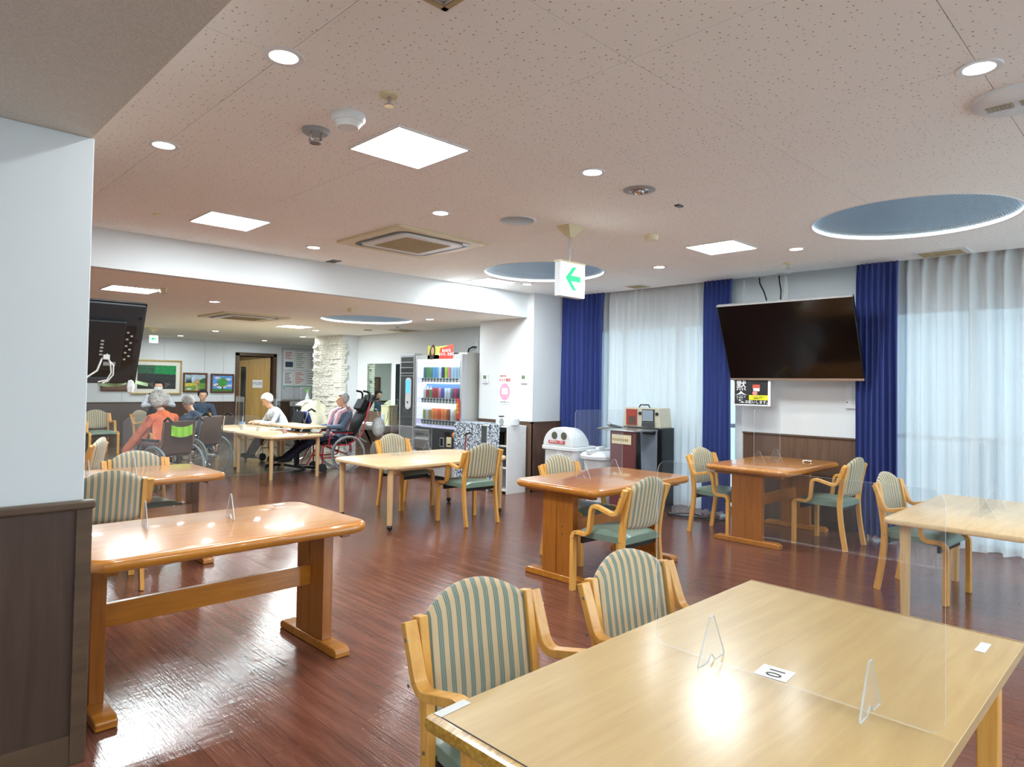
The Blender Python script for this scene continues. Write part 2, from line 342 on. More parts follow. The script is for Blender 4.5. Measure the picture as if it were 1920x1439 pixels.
def thing(name, label, cat, loc=(0, 0, 0), rz=0, group=None):
    o = bpy.data.objects.new(name, None); COL.objects.link(o); o.location = loc; o.rotation_euler = (0, 0, rz); o.empty_display_size = 0.1
    return tag(o, label, cat, group)
def dup(root, loc, rz, label=None, group=None):
    KIDS = {}
    for o in COL.objects:
        if o.parent: KIDS.setdefault(o.parent.name, []).append(o)
    def cp(o, par):
        d = o.copy(); COL.objects.link(d)
        if par: d.parent = par
        for ch in KIDS.get(o.name, []): cp(ch, d)
        return d
    r = cp(root, None); r.location = loc; r.rotation_euler = (0, 0, rz)
    if label: r['label'] = label
    if group: r['group'] = group
    return r
def struct(mb, name, m, **k): return tag(mb.build(name, m, **k), kind='structure')
def arc(pts, r, n=5):      # round the corners of an open polyline
    P = [Vector(p) for p in pts]; out = [P[0]]
    for i in range(1, len(P)-1):
        a = (P[i-1]-P[i]); b = (P[i+1]-P[i]); rr = min(r, a.length*0.48, b.length*0.48)
        p0 = P[i]+a.normalized()*rr; p1 = P[i]+b.normalized()*rr
        for k in range(n+1):
            t = k/n; out.append(p0*(1-t)**2+P[i]*2*t*(1-t)+p1*t*t)
    out.append(P[-1]); return out
def rrect(x0, x1, y0, y1, r, n=6):
    o = []
    for cx, cy, a0 in ((x1-r, y0+r, -pi/2), (x1-r, y1-r, 0), (x0+r, y1-r, pi/2), (x0+r, y0+r, pi)):
        for k in range(n+1):
            a = a0+pi/2*k/n; o.append((cx+r*math.cos(a), cy+r*math.sin(a)))
    return o
def text(body, size, m, parent, loc, rot, name='lettering', ext=0.0005, sx=1.0, align='CENTER', shear=0.0, bold=0.0):
    cu = bpy.data.curves.new(name, 'FONT'); cu.body = body; cu.size = size; cu.extrude = ext; cu.align_x = align; cu.align_y = 'CENTER'; cu.shear = shear
    cu.offset = bold; cu.resolution_u = 3
    o = bpy.data.objects.new(name, cu); COL.objects.link(o); bpy.context.view_layer.update()
    me = bpy.data.meshes.new_from_object(o.evaluated_get(bpy.context.evaluated_depsgraph_get())); bpy.data.objects.remove(o)
    me.materials.clear(); me.materials.append(M[m]); o = bpy.data.objects.new(name, me); COL.objects.link(o)
    if parent: o.parent = parent
    o.location = loc; o.rotation_euler = rot; o.scale = (sx, 1, 1); return o
# text orientations: on a wall facing -x, reading left to right along -y
R_MX = (pi/2, 0, -pi/2)
R_MY = (pi/2, 0, 0)

# ================================================================== STRUCTURE
H, HF, WX = 2.8, 2.46, 7.6
# floor ------------------------------------------------------------
fl = struct(B(-3.0, 7.9, -3.2, 10.56, -0.12, -0.004), 'floor', 'floor')
plank_me = {}
cells = []
PW, PL = 0.152, 1.22
i = 0; x = -2.9
while x < 7.7:
    off = (i*0.41) % PL; y = -2.2-off
    while y < 10.56:
        cells.append((x, max(y, -2.2), min(x+PW, 7.7), min(y+PL, 10.56))); y += PL
    x += PW; i += 1
def px_size(q):
    cx, cy = (q[0]+q[2])/2, (q[1]+q[3])/2
    d = cx*math.sin(YAW)+cy*math.cos(YAW); l = cx*math.cos(YAW)-cy*math.sin(YAW)
    return -1 if d < 1.9 or abs(l) > d*0.85 else 1/d
cells = [q for q in cells if q[3]-q[1] > 0.05]
cells.sort(key=px_size, reverse=True)
def plank_mesh(mb, q, z=0.0): mb.box(q[0]+0.0006, q[2]-0.0006, q[1]+0.0006, q[3]-0.0006, z-0.004, z)
for q in cells[:290]:
    key = (round(q[2]-q[0], 3), round(q[3]-q[1], 3))
    if key not in plank_me:
        a = B(0.0006, key[0]-0.0006, 0.0006, key[1]-0.0006, -0.004, 0); o = a.build('plank', 'floor', fl, smooth=False); plank_me[key] = o.data
    else:
        o = bpy.data.objects.new('plank', plank_me[key]); COL.objects.link(o); o.parent = fl
    o.location = (q[0], q[1], 0)
rest = MB()
for q in cells[290:]: plank_mesh(rest, q)
tag(rest.build('planks_beyond', 'floor', fl, smooth=False), kind='stuff')
fl2 = struct(B(-3, 9.4, 10.60, 18.0, -0.12, 0), 'floor_far', 'floor_far')
struct(B(-3, 7.5, 10.56, 10.60, -0.1, 0.003), 'trim_1', 'steel')
# main ceiling: boards with recessed joints, round openings cut out -----------------
SKY = [(5.68, 1.48, H), (5.65, 5.23, H), (5.60, 8.87, HF)]; SR = 0.69
cl = struct(B(-3.0, 7.9, -3.2, 6.6, H+0.16, H+0.26), 'ceiling', 'white')
xs = [-2.78, -1.79, -0.8, 0.19, 1.19, 2.165, 3.155, 4.165, 5.15, 6.14, 7.13, 7.42]
ys = [-3.0, -2.36, -1.38, -0.4, 0.585, 1.56, 2.54, 3.515, 4.5, 5.48, 6.46, 6.6]
def cut_discs(o, z):
    cutters = []
    for sx_, sy_, sz_ in SKY:
        if abs(sz_-z) > 0.01: continue
        q = MB().cyl(sx_, sy_, z-0.3, z+0.4, SR, 64).build('cutter', 'white', smooth=False); cutters.append(q)
        md = o.modifiers.new('b', 'BOOLEAN'); md.operation = 'DIFFERENCE'; md.object = q; md.solver = 'EXACT'
    dg = bpy.context.evaluated_depsgraph_get(); me = bpy.data.meshes.new_from_object(o.evaluated_get(dg))
    o.modifiers.clear(); o.data = me
    for q in cutters: bpy.data.objects.remove(q)
pan = {}
for i in range(len(xs)-1):
    for j in range(len(ys)-1):
        x0, x1, y0, y1 = xs[i]+.0015, xs[i+1]-.0015, ys[j]+.0015, ys[j+1]-.0015
        hit = any(s[2] == H and abs((x0+x1)/2-s[0]) < SR+.5 and abs((y0+y1)/2-s[1]) < SR+.5 for s in SKY)
        if x1 < -0.2 and y1 < 0.2: continue
        o = B(x0, x1, y0, y1, H, H+0.012).build('ceiling_board', 'ceiling', cl, smooth=False)
        if hit: cut_discs(o, H)
struct(B(7.42, 7.9, -3.2, 6.6, H+0.10, H+0.12), 'trim_2', 'white')      # top of the curtain pocket
cf = struct(B(-3.0, 9.5, 6.72, 18.2, HF, HF+0.10), 'ceiling_far', 'ceiling_far', smooth=False); cut_discs(cf, HF)
struct(B(-3.1, 9.6, 6.6, 18.3, HF+0.5, HF+0.6), 'ceiling_void', 'white')
# beam between the two rooms, near soffit, near wall
struct(B(-3.0, 6.8, 6.6, 6.72, HF, H+0.2), 'wall_header', 'wall')
struct(B(-3.0, 0.655, -3.2, 6.6, HF, H-0.002), 'trim_3', ['soffit'])
struct(B(-3.0, 0.665, 3.08, 3.24, 0, HF), 'wall_near', 'wall', bev=0.004)
nw = struct(B(-3.0, 0.675, 3.06, 3.08, 0.10, 0.985), 'trim_4', 'wainscot_dark')
B(0.635, 0.69, 3.045, 3.062, 0.0, 0.99).build('corner_post', 'walnut_trim', nw, bev=0.004)
B(-3.0, 0.70, 3.035, 3.08, 0.985, 1.02).build('cap_rail', 'walnut_trim', nw, bev=0.01)
struct(B(-3.0, 0.66, 3.052, 3.08, 0, 0.115), 'baseboard_near', 'walnut_trim')
tr = B(-3.0, -0.4, 1.15, 1.21, HF-0.012, HF).build('soffit_track', 'steel', None); tag(tr, kind='structure'); tr.name = 'trim_5'
# curtain-side wall ------------------------------------------------------------
struct(B(WX, WX+0.15, 2.38, 3.78, 0, H+0.16), 'wall_right', 'wall')
tvw = struct(B(WX-0.012, WX, 2.38, 3.83, 0.09, 0.97), 'trim_6', 'wainscot')
B(WX-0.03, WX, 2.38, 3.83, 0.97, 0.99).build('cap_rail', 'walnut_trim', tvw, bev=0.004)
struct(B(WX-0.018, WX, 2.38, 3.83, 0, 0.09), 'baseboard_right', 'walnut_trim')
struct(B(WX-0.04, WX+0.12, 3.75, 3.84, 0, H), 'trim_7', 'white')
struct(B(WX, WX+0.15, -3.2, 2.4, 2.35, H+0.16), 'wall_lintel', 'wall')
struct(B(WX, WX+0.15, 3.78, 6.5, 2.35, H+0.16), 'wall_lintel', 'wall')
def window(n, y0, y1, parts):
    w0 = tag(bpy.data.objects.new(n, None), kind='structure'); COL.objects.link(w0); w0.location = (WX+0.08, 0, 0)
    X = 0
    fr = MB()
    fr.box(X-0.03, X+0.03, y0, y1, 0.0, 0.06).box(X-0.03, X+0.03, y0, y1, 2.29, 2.35)
    for k in range(parts+1):
        y = y0+(y1-y0)*k/parts; fr.box(X-0.03, X+0.03, y-0.03, y+0.03, 0.06, 2.29)
    fr.box(X-0.03, X+0.03, y0, y1, 1.02, 1.07)
    fr.build('window_frame', 'steel', w0, smooth=False)
    for k in range(parts):
        a = y0+(y1-y0)*k/parts+0.03; b = y0+(y1-y0)*(k+1)/parts-0.03
        B(X-0.004, X+0.004, a, b, 0.06, 1.02).build('pane', 'glass', w0, smooth=False)
        B(X-0.004, X+0.004, a, b, 1.07, 2.29).build('pane', 'glass', w0, smooth=False)
window('window_1', 3.84, 6.4, 3); window('window_2', -3.1, 2.38, 6)
struct(B(7.9, 20, -8, 16, -0.25, -0.15), 'floor_outside', mat('terrace_grey', c(170, 178, 182), 0.8))
struct(B(12.0, 12.2, -8, 16, -0.2, 5.2), 'wall_sky_block', mat('sky_block_grey', c(176, 190, 198), 0.8))  # added wall, raised to block the sky and even out the sheers
# pillar ------------------------------------------------------------
struct(B(6.8, 7.62, 6.48, 7.61, 0, H+0.02), 'wall_pillar', 'wall', bev=0.003)
pw = MB().box(6.788, 7.4, 6.468, 6.48, 0.09, 0.965).box(6.788, 6.80, 6.468, 7.61, 0.09, 0.965)
pt = struct(pw, 'trim_8', 'wainscot')
MB().box(6.78, 7.4, 6.46, 6.50, 0.965, 0.985).box(6.78, 6.82, 6.46, 7.61, 0.965, 0.985).build('cap_rail', 'walnut_trim', pt)
struct(MB().box(6.784, 7.4, 6.464, 6.48, 0, 0.09).box(6.784, 6.80, 6.464, 7.61, 0, 0.09), 'baseboard_pillar', 'walnut_trim')
struct(B(7.40, 7.55, 7.61, 12.03, 0, HF), 'wall_far_right', 'wall')
struct(B(7.385, 7.4, 9.4, 12.03, 0.0, 0.93), 'trim_9', 'wainscot')
struct(B(7.08, 9.5, 12.03, 12.2, 0, HF), 'wall_niche', 'wall')
# back wall ------------------------------------------------------------
YB = 16.6
bw = MB().box(-3, 6.82, YB, YB+0.15, 0, HF).box(7.72, 9.4, YB, YB+0.15, 0, HF).box(6.82, 7.72, YB, YB+0.15, 2.15, HF)
struct(bw, 'wall_back', 'wall')
for k, xx in enumerate((3.3, 4.25, 5.1, 6.0, 6.45)):
    o = struct(B(xx-0.004, xx+0.004, YB-0.004, YB, 0.99, HF-0.03), 'trim_%d' % (10+k), 'silver')
bt = struct(MB().box(-3, 6.76, YB-0.02, YB, 0, 0.96).box(7.84, 9.4, YB-0.02, YB, 0, 0.96), 'trim_15', 'wainscot_dark')
MB().box(-3, 6.76, YB-0.035, YB, 0.96, 0.98).box(7.84, 9.4, YB-0.035, YB, 0.96, 0.98).build('cap_rail', 'walnut_trim', bt)
struct(B(9.4, 9.5, 12.2, 18, 0, HF), 'wall_far_side', 'wall')
struct(B(-3.1, -3.0, 3.2, 18, 0, H), 'wall_left', 'wall')
struct(B(-3, 9.5, 18.0, 18.1, 0, HF), 'wall_corridor', mat('corridor_wall', c(170, 180, 176), 0.7))
# walls behind the camera
struct(MB().box(-3.1, -3.0, -3.2, -2.8, 0, H).box(-3.1, -3.0, -.3, 3.2, 0, H).box(-3.1, -3.0, -2.8, -.3, 2.4, H).box(-3.1, -3.0, -2.8, -.3, 0, .35), 'wall_rear_left', 'wall')
w4 = tag(bpy.data.objects.new('window_added_4', None), kind='structure'); COL.objects.link(w4); w4.location = (-3.05, 0, 0)  # unseen window, added to let cool daylight into the room
for k in range(3): MB().box(-.03, .03, -2.8+k*1.25-.03, -2.8+k*1.25+.03, .35, 2.4).build('window_frame', 'steel', w4, smooth=False)
for k in range(2): B(-.004, .004, -2.77+k*1.25, -1.58+k*1.25, .35, 2.4).build('pane', 'glass', w4, smooth=False)
struct(MB().box(-3.1, 4.74, -3.3, -3.2, 0, H+0.2).box(7.3, 8.0, -3.3, -3.2, 0, H+0.2).box(4.74, 7.3, -3.3, -3.2, 2.5, H+0.2).box(4.74, 7.3, -3.3, -3.2, 0, 0.35), 'wall_rear', 'wall')
w3 = tag(bpy.data.objects.new('window_added_3', None), kind='structure'); COL.objects.link(w3); w3.location = (0, -3.25, 0)  # second unseen window, added for more daylight on ceiling and walls
for k in range(3, 6): MB().box(0.9+k*1.28-.03, 0.9+k*1.28+.03, -.03, .03, 0.35, 2.5).build('window_frame', 'steel', w3, smooth=False)
for k in range(3, 5): B(0.93+k*1.28, 2.15+k*1.28, -.004, .004, 0.35, 2.5).build('pane', 'glass', w3, smooth=False)
struct(B(-20, -3.2, -20, 16, -0.25, -0.15), 'ground_bounce', mat('pale_bounce_ground', c(236, 240, 240), 0.9))  # unseen ground, made pale to bounce light up to the ceiling
struct(B(-3.2, 20, -20, -3.4, -0.25, -0.15), 'ground_bounce', mat('pale_bounce_ground', c(196, 196, 192), 0.9))
# door in the back wall, a little open
d1 = tag(bpy.data.objects.new('door_1', None), kind='structure'); COL.objects.link(d1)
MB().box(6.74, 6.82, YB-0.05, YB+0.16, 0, 2.18).box(7.70, 7.78, YB-0.05, YB+0.16, 0, 2.18).box(6.74, 7.78, YB-0.05, YB+0.16, 2.12, 2.2).build('door_frame', 'walnut_trim', d1, smooth=False)
leaf = MB().box(-0.86, -0.70, -0.02, 0.02, 0.01, 2.1).box(-0.58, 0, -0.02, 0.02, 0.01, 2.1).box(-0.70, -0.58, -0.02, 0.02, 1.85, 2.1).box(-0.70, -0.58, -0.02, 0.02, 0.01, 0.25).build('door_leaf', 'door_wood', d1, smooth=False, loc=(7.66, YB+0.05, 0), rot=-0.42)
B(-0.70, -0.58, -0.004, 0.004, 0.25, 1.85).build('pane', 'glass', leaf)
hd = MB().tube([(-0.80, -0.02, 1.0), (-0.80, -0.06, 1.0), (-0.70, -0.06, 1.0)], 0.011, 8).box(-0.815, -0.785, -0.026, -0.02, 0.93, 1.12).build('door_handle', 'steel', leaf)
B(-0.42, -0.18, -0.024, -0.021, 1.32, 1.52).build('notice', 'paper', leaf)
text('面会は事務\nにてお声がけ', 0.045, 'dark_print', leaf, (-0.30, -0.026, 1.42), R_MY)
# stone clad column ------------------------------------------------------------
struct(B(7.02, 7.55, 12.05, 13.15, 0, HF), 'wall_column', 'stone')
stc = thing('ledger_stone_cladding', 'white split ledger stones covering the square column beside the wash basins', 'stone cladding', (7.0, 12.03, 0))
rnd = random.Random(3); stone_me = []
for k in range(6):
    mb = MB(); L = (0.16, 0.22, 0.28, 0.2, 0.34, 0.25)[k]
    def fs(u, v, L=L, k=k): return Vector((-0.006-0.012*rnd.random(), u*L, v*0.046))
    mb.grid(fs, 4, 2); mb.box(-0.004, 0.05, 0.002, L-0.002, 0.002, 0.045)
    o = mb.build('stone', 'stone', stc, smooth=False); stone_me.append((o.data, L)); COL.objects.unlink(o); bpy.data.objects.remove(o)
nst = 0
z = 0.0
while z < HF-0.02 and nst < 298:
    y = -0.02*rnd.random()
    while y < 1.10:
        me, L = stone_me[rnd.randrange(6)]
        o = bpy.data.objects.new('stone', me); COL.objects.link(o); o.parent = stc
        L2 = min(L, 1.13-y); o.location = (0.022-0.04*rnd.random()**2, y, z); o.scale = (1, L2/L, 1); y += L2; nst += 1
        if L2 < L: break
    o = bpy.data.objects.new('stone', stone_me[rnd.randrange(6)][0]); COL.objects.link(o); o.parent = stc
    o.location = (0.0, 0.018-0.012*rnd.random(), z); o.rotation_euler = (0, 0, -pi/2); o.scale = (1, 0.4, 1); o.location.x = 0.0; nst += 1
    z += 0.048

# ================================================================== LAMPS
def area(name, loc, size, watts, col=(1, 1, 1), shape='SQUARE', par=None, spread=pi):
    l = bpy.data.lights.new(name, 'AREA'); l.shape = shape; l.size = size; l.energy = watts; l.color = col; l.spread = spread
    o = bpy.data.objects.new(name, l); COL.objects.link(o); o.location = loc
    if par: o.parent = par
    return o
def panel_light(x, y, z, label, k=1.0, s=0.46):
    t = thing('ceiling_panel_light', label, 'ceiling light', (x, y, z), 0, 'square ceiling panel lights')
    h = s/2
    MB().box(-h-.012, h+.012, -h-.012, -h, -0.008, 0.004).box(-h-.012, h+.012, h, h+.012, -0.008, 0.004).box(-h-.012, -h, -h, h, -0.008, 0.004).box(h, h+.012, -h, h, -0.008, 0.004).build('frame', 'white_plastic', t, smooth=False)
    B(-h, h, -h, h, -0.005, 0.003).build('diffuser', 'emit_white', t, smooth=False)
    area('lamp', (0, 0, -0.012), s, PANEL_W*k, (0.84, 0.965, 1.0), par=t); return t
def downlight(x, y, z, label, k=1.0):
    t = thing('downlight', label, 'ceiling light', (x, y, z), 0, 'round downlights')
    MB().lathe([(0.056, -0.004), (0.078, -0.006), (0.082, 0.0), (0.056, 0.0)], seg=24, caps=False).build('trim_ring', 'white_plastic', t)
    MB().cyl(0, 0, -0.003, 0.001, 0.058, 24).build('diffuser', 'emit_white', t)
    area('lamp', (0, 0, -0.012), 0.11, DOWN_W*k, (0.88, 0.97, 1.0), 'DISK', t); return t
for x, y, lb in ((2.16, 3.03, 'large bright square panel light above the middle of the front room'), (2.16, 5.50, 'square panel light near the beam, left of the air conditioner'),
                 (5.67, 3.03, 'square panel light near the curtains, right of the exit sign'), (5.70, 6.22, 'square panel light behind the round skylight beside the beam'),
                 (2.16, -1.4, 'square panel light behind the viewpoint, left one'), (5.67, -1.2, 'square panel light behind the viewpoint, right one')):
    panel_light(x, y, H, lb)
panel_light(-0.9, -0.6, HF, 'square panel light under the low soffit behind the viewpoint')
DL = [(1.193, 2.541, 'downlight nearest the low soffit at upper left'), (1.193, 3.993, 'second downlight along the soffit, further back'), (3.165, 2.543, 'downlight left of the glass emergency lamp'),
      (3.151, 4.0, 'downlight in front of the ceiling air conditioner'), (3.141, 5.95, 'downlight behind the air conditioner, near the beam'), (3.176, 0.587, 'downlight at upper right near the oval grille'),
      (6.181, 2.553, 'downlight in front of the television wall'), (6.177, 4.026, 'downlight right of the hanging exit sign'), (6.146, 5.988, 'downlight left of the hanging exit sign, near the pillar'),
      (1.193, -0.9, 'downlight behind the viewpoint, left'), (3.16, -0.9, 'downlight behind the viewpoint, middle'), (6.18, -0.9, 'downlight behind the viewpoint, right')]
for x, y, lb in DL: downlight(x, y, H, lb)
for x, y, lb in ((3.13, 8.39, 'downlight in the far room left of the far air conditioner'), (5.03, 13.39, 'downlight in the far room above the paintings'), (6.11, 7.97, 'downlight in the far room near the beam end'),
                 (5.1, 15.56, 'downlight beside the small far exit sign'), (6.97, 15.5, 'downlight in front of the yellow door'), (6.87, 13.4, 'downlight in front of the notice board'), (6.15, 11.5, 'downlight left of the stone column')):
    downlight(x, y, HF, lb, FAR_K)
panel_light(2.10, 7.97, HF, 'square panel light of the far room above the rear of the black television', FAR_K)
panel_light(5.48, 11.0, HF, 'small far square panel light near the stone column', FAR_K)
panel_light(2.6, 13.0, HF, 'square panel light hidden at the left of the far room', FAR_K)
def skylight(x, y, z, label):
    t = thing('round_skylight', label, 'skylight', (x, y, z), 0, 'round mesh skylights')
    MB().lathe([(SR-0.002, 0.0), (SR-0.002, 0.03)], seg=64, caps=False).build('glowing_rim', 'emit_soft', t)  # side wall of the recess, its brightness put in as emission
    MB().lathe([(SR-0.006, 0.0), (SR+0.008, -0.004), (SR+0.012, 0.0), (SR-0.004, 0.002)], seg=64, caps=False).build('edge_ring', 'white_plastic', t)
    MB().lathe([(0.01, 0.024), (SR-0.004, 0.024)], seg=64, caps=False).build('mesh_screen', 'grille', t)
    MB().cyl(0, 0, 0.065, 0.07, SR-0.003, 64).build('back_plate', mat('skylight_back', c(38, 56, 78), 0.6, emit=c(70, 96, 124), es=0.6), t)
for s_, lb in zip(SKY, ('big round mesh skylight at upper right', 'round mesh skylight behind the hanging exit sign', 'round mesh skylight of the far room above the wheelchairs')): skylight(*s_, lb)

# ================================================================== CEILING FITTINGS
def aircon(x, y, z, label):
    t = thing('ceiling_air_conditioner', label, 'air conditioner', (x, y, z), 0)
    MB().prism(rrect(-.5, .5, -.5, .5, .02), -0.02, 0.002).build('panel', 'cream', t, bev=0.006)
    ring = rrect(-.40, .40, -.40, .40, .10, 8); inn = rrect(-.355, .355, -.355, .355, .08, 8)
    MB().ring_sweep([[Vector((a, b, -0.024)) for a, b in ring], [Vector((a, b, -0.020)) for a, b in inn]], caps=False).build('air_slot', 'black', t)
    MB().prism(rrect(-.345, .345, -.345, .345, .06), -0.032, -0.018).build('inner_cover', 'white_plastic', t, bev=0.004)
    g = MB().box(-.25, .25, -.25, .25, -0.035, -0.030).build('intake_grille', 'beige', t)
    for k in range(12): g_ = B(-.245, .245, -.23+k*.04, -.222+k*.04, -0.038, -0.034).build('slat', 'beige', g, smooth=False)
aircon(3.64, 5.03, H, 'cream four-way ceiling air conditioner in the front room')
aircon(4.15, 9.95, HF, 'four-way ceiling air conditioner in the middle of the far room')
aircon(3.45, 14.0, HF, 'four-way ceiling air conditioner far back beside the small exit sign')
def disc(name, x, y, z, r, h, m, label, cat, extra=None, group=None):
    t = thing(name, label, cat, (x, y, z), 0, group)
    MB().lathe([(r, 0.002), (r, -h*0.55), (r*0.86, -h), (0.001, -h)], seg=28, caps=False).build('cover', m, t)
    if extra: extra(t)
    return t
def rim(t): MB().lathe([(0.07, -0.035), (0.05, -0.06), (0.001, -0.062)], seg=24, caps=False).build('sensor_dome', 'white_plastic', t); B(-.075, -.065, -.01, .01, -0.022, -0.008).build('red_lamp', 'red', t)
disc('smoke_detector', 1.685, 2.876, H, 0.085, 0.035, 'white_plastic', 'white round smoke detector nearest the large panel light', 'detector', rim)
def cage(t):
    for k in range(4):
        a = k*pi/2+0.4; MB().tube([(0.035*math.cos(a), 0.035*math.sin(a), -0.02), (0.04*math.cos(a), 0.04*math.sin(a), -0.055), (0.02*math.cos(a), 0.02*math.sin(a), -0.065)], 0.006, 6).build('cage_bar', 'chrome', t)
    MB().cyl(0, 0, -0.07, -0.055, 0.03, 16).build('cap', 'chrome', t)
disc('smoke_detector', 1.668, 3.165, H, 0.07, 0.02, 'grey_plastic', 'grey caged detector left of the round smoke detector', 'detector', cage)
disc('smoke_detector', 4.844, 3.241, H, 0.06, 0.04, 'cream', 'small cream detector between the exit sign and the curtain-side panel light', 'detector')
disc('ceiling_speaker', 3.698, 3.72, H, 0.13, 0.012, 'grey_plastic', 'flat round speaker grille left of the exit sign bracket', 'speaker', lambda t: MB().lathe([(0.13, -0.004), (0.14, -0.008), (0.146, 0.0)], seg=32, caps=False).build('rim', 'white_plastic', t))
def bulb(t): MB().sphere(0, 0, -0.012, 0.035, 0.035, 0.025).build('lamp_glass', 'chrome', t); MB().lathe([(0.05, -0.012), (0.06, -0.016), (0.065, -0.01)], seg=24, caps=False).build('reflector', 'chrome', t)
disc('emergency_lamp', 3.659, 2.543, H, 0.105, 0.01, 'grey_plastic', 'round emergency lamp with a glass centre right of a downlight', 'ceiling light', bulb)
for x, y, lb in ((1.686, 2.527, 'small round sprinkler on the joint above the large panel light'), (6.836, 2.909, 'chrome sprinkler head just in front of the television')):
    disc('sprinkler', x, y, H, 0.045, 0.012, 'cream', lb, 'sprinkler', lambda t: MB().tube([(0, 0, -0.01), (0, 0, -0.05)], 0.009, 8).cyl(0, 0, -0.055, -0.048, 0.022, 12).build('head', 'chrome', t))
disc('ceiling_sensor', 1.678, 5.708, H, 0.035, 0.012, 'cream', 'tiny round ceiling sensor left of the second panel light', 'sensor')
disc('ceiling_sensor', 4.609, 7.667, HF, 0.06, 0.05, 'cream', 'small cream sensor under the far ceiling beside the beam', 'sensor')
disc('ceiling_sensor', 6.68, 10.54, HF, 0.08, 0.015, 'grey_plastic', 'flat grey ceiling disc near the mirror', 'sensor')
disc('ceiling_sensor', 2.32, 7.6, HF, 0.05, 0.05, 'cream', 'cream ceiling sensor above the rear of the black television', 'sensor')
disc('sprinkler', 6.60, 9.49, HF, 0.06, 0.01, 'silver', 'chrome sprinkler above the vending machine', 'sprinkler', lambda t: MB().tube([(0, 0, -0.01), (0, 0, -0.05)], 0.012, 8).cyl(0, 0, -0.055, -0.048, 0.025, 12).build('head', 'chrome', t))
def vent(x, y, z, sx, sy, label, n=6):
    t = thing('ceiling_vent', label, 'vent', (x, y, z)); MB().box(-sx, sx, -sy, sy, -0.012, 0.002).build('frame', 'white_plastic', t, bev=0.004)
    B(-sx*.78, sx*.78, -sy*.78, sy*.78, -0.014, -0.011).build('grille', 'beige', t, smooth=False)
    for k in range(n): B(-sx*.78, sx*.78, -sy*.75+k*sy*1.5/(n-1)-.004, -sy*.75+k*sy*1.5/(n-1)+.004, -0.018, -0.013).build('slat', 'beige', t, smooth=False)
vent(7.16, 4.98, H, .13, .13, 'beige square ceiling vent above the left sheer curtain')
vent(7.19, 1.62, H, .15, .22, 'beige ceiling vent above the right sheer curtain')
vent(7.06, 9.95, HF, .26, .26, 'white ceiling vent above the vending machine')
t = thing('ceiling_slots', 'small pair of dark ceiling slots beside the beam', 'vent', (3.65, 6.47, H))
for k in (-1, 1): B(-0.05, 0.05, k*.05-.035, k*.05+.035, -0.006, 0.001).build('slot', 'dark_grey', t, smooth=False)
t = thing('oval_speaker', 'white round two-slot ceiling fitting at the right edge', 'ceiling fitting', (3.62, 0.53, H), pi/2)
MB().lathe([(0.175, 0.002), (0.172, -0.015), (0.155, -0.025), (0.001, -0.025)], seg=48, caps=False).build('cover', 'white_plastic', t)
for k in (-1, 1):
    s0 = B(k*.062-.05, k*.062+.05, -.028, .028, -0.029, -0.023).build('slot', 'beige', t, smooth=False)
    for j in range(7): B(k*.062-.046+j*.015, k*.062-.041+j*.015, -.027, .027, -0.032, -0.028).build('rib', 'grey_plastic', s0, smooth=False)
t = thing('access_hatch', 'aluminium-framed ceiling hatch cut by the top edge', 'hatch', (1.43, 1.81, H), 0)
fr = MB()
for a in (-.45, -.0): pass
fr.box(-.45, 0, -.022, 0, -.008, .002).box(-.022, 0, -.45, 0, -.008, .002).box(-.45, -.43, -.45, 0, -.008, .002).box(-.45, 0, -.45, -.43, -.008, .002)
fr.build('frame', 'beige', t, smooth=False); fr2 = MB().box(-.43, -.03, -.036, -.028, -.010, .002).box(-.036, -.028, -.43, -.03, -.010, .002).build('inner_frame', 'steel', t, smooth=False)
t = thing('cable_grommet', 'small dark ceiling tab near the emergency lamp', 'ceiling fitting', (4.16, 2.553, H)); B(-.03, .03, -.018, .018, -.012, .001).build('plate', 'dark_grey', t)

def exit_sign(x, y, z, s, label, hang):
    t = thing('exit_sign', label, 'sign', (x, y, z))
    MB().box(-.15*s, .15*s, .01*s, .07*s, -.14*s, .14*s).build('housing', 'white_plastic', t, bev=0.004)
    MB().box(-.155*s, .155*s, .0, .075*s, .135*s, .15*s).build('top_cap', 'cream', t)
    B(-.145*s, .145*s, .0, .012*s, -.135*s, .13*s).build('face', 'emit_sign', t, smooth=False)
    q = [(-.10, 0), (-.005, .1), (.045, .1), (-.025, .025), (.10, .025), (.10, -.025), (-.025, -.025), (.045, -.1), (-.005, -.1)]
    mt = Matrix.Rotation(pi/2, 4, 'X')
    MB().prism([(a*s*.95-.005*s, b*s*.95+.01*s) for a, b in q], 0.0005, 0.003, mtx=mt).build('arrow', 'emit_green', t, smooth=False)
    if hang:
        text('非常口', 0.03*s, 'emit_green', t, (.095*s, -.004, -.105*s), R_MY)
        text('EXIT', 0.03*s, 'emit_green', t, (.05*s, -.004, -.125*s), R_MY)
        MB().tube([(0, .04, .14*s), (0, .04, hang-.08)], 0.008, 8).build('rod', 'steel', t)
        MB().ring_sweep([[Vector((a*.1, b*.07+.04, hang)) for a, b in ((-1, -1), (1, -1), (1, 1), (-1, 1))], [Vector((a*.018, b*.018+.04, hang-.09)) for a, b in ((-1, -1), (1, -1), (1, 1), (-1, 1))]]).build('ceiling_bracket', 'cream', t, smooth=False)
exit_sign(4.148, 3.516, 2.36, 1.0, 'lit green-arrow exit sign hanging from a thin rod', H-2.36)
exit_sign(3.96, 13.5, 2.24, 0.5, 'small lit green-arrow exit sign in the far room', HF-2.24)

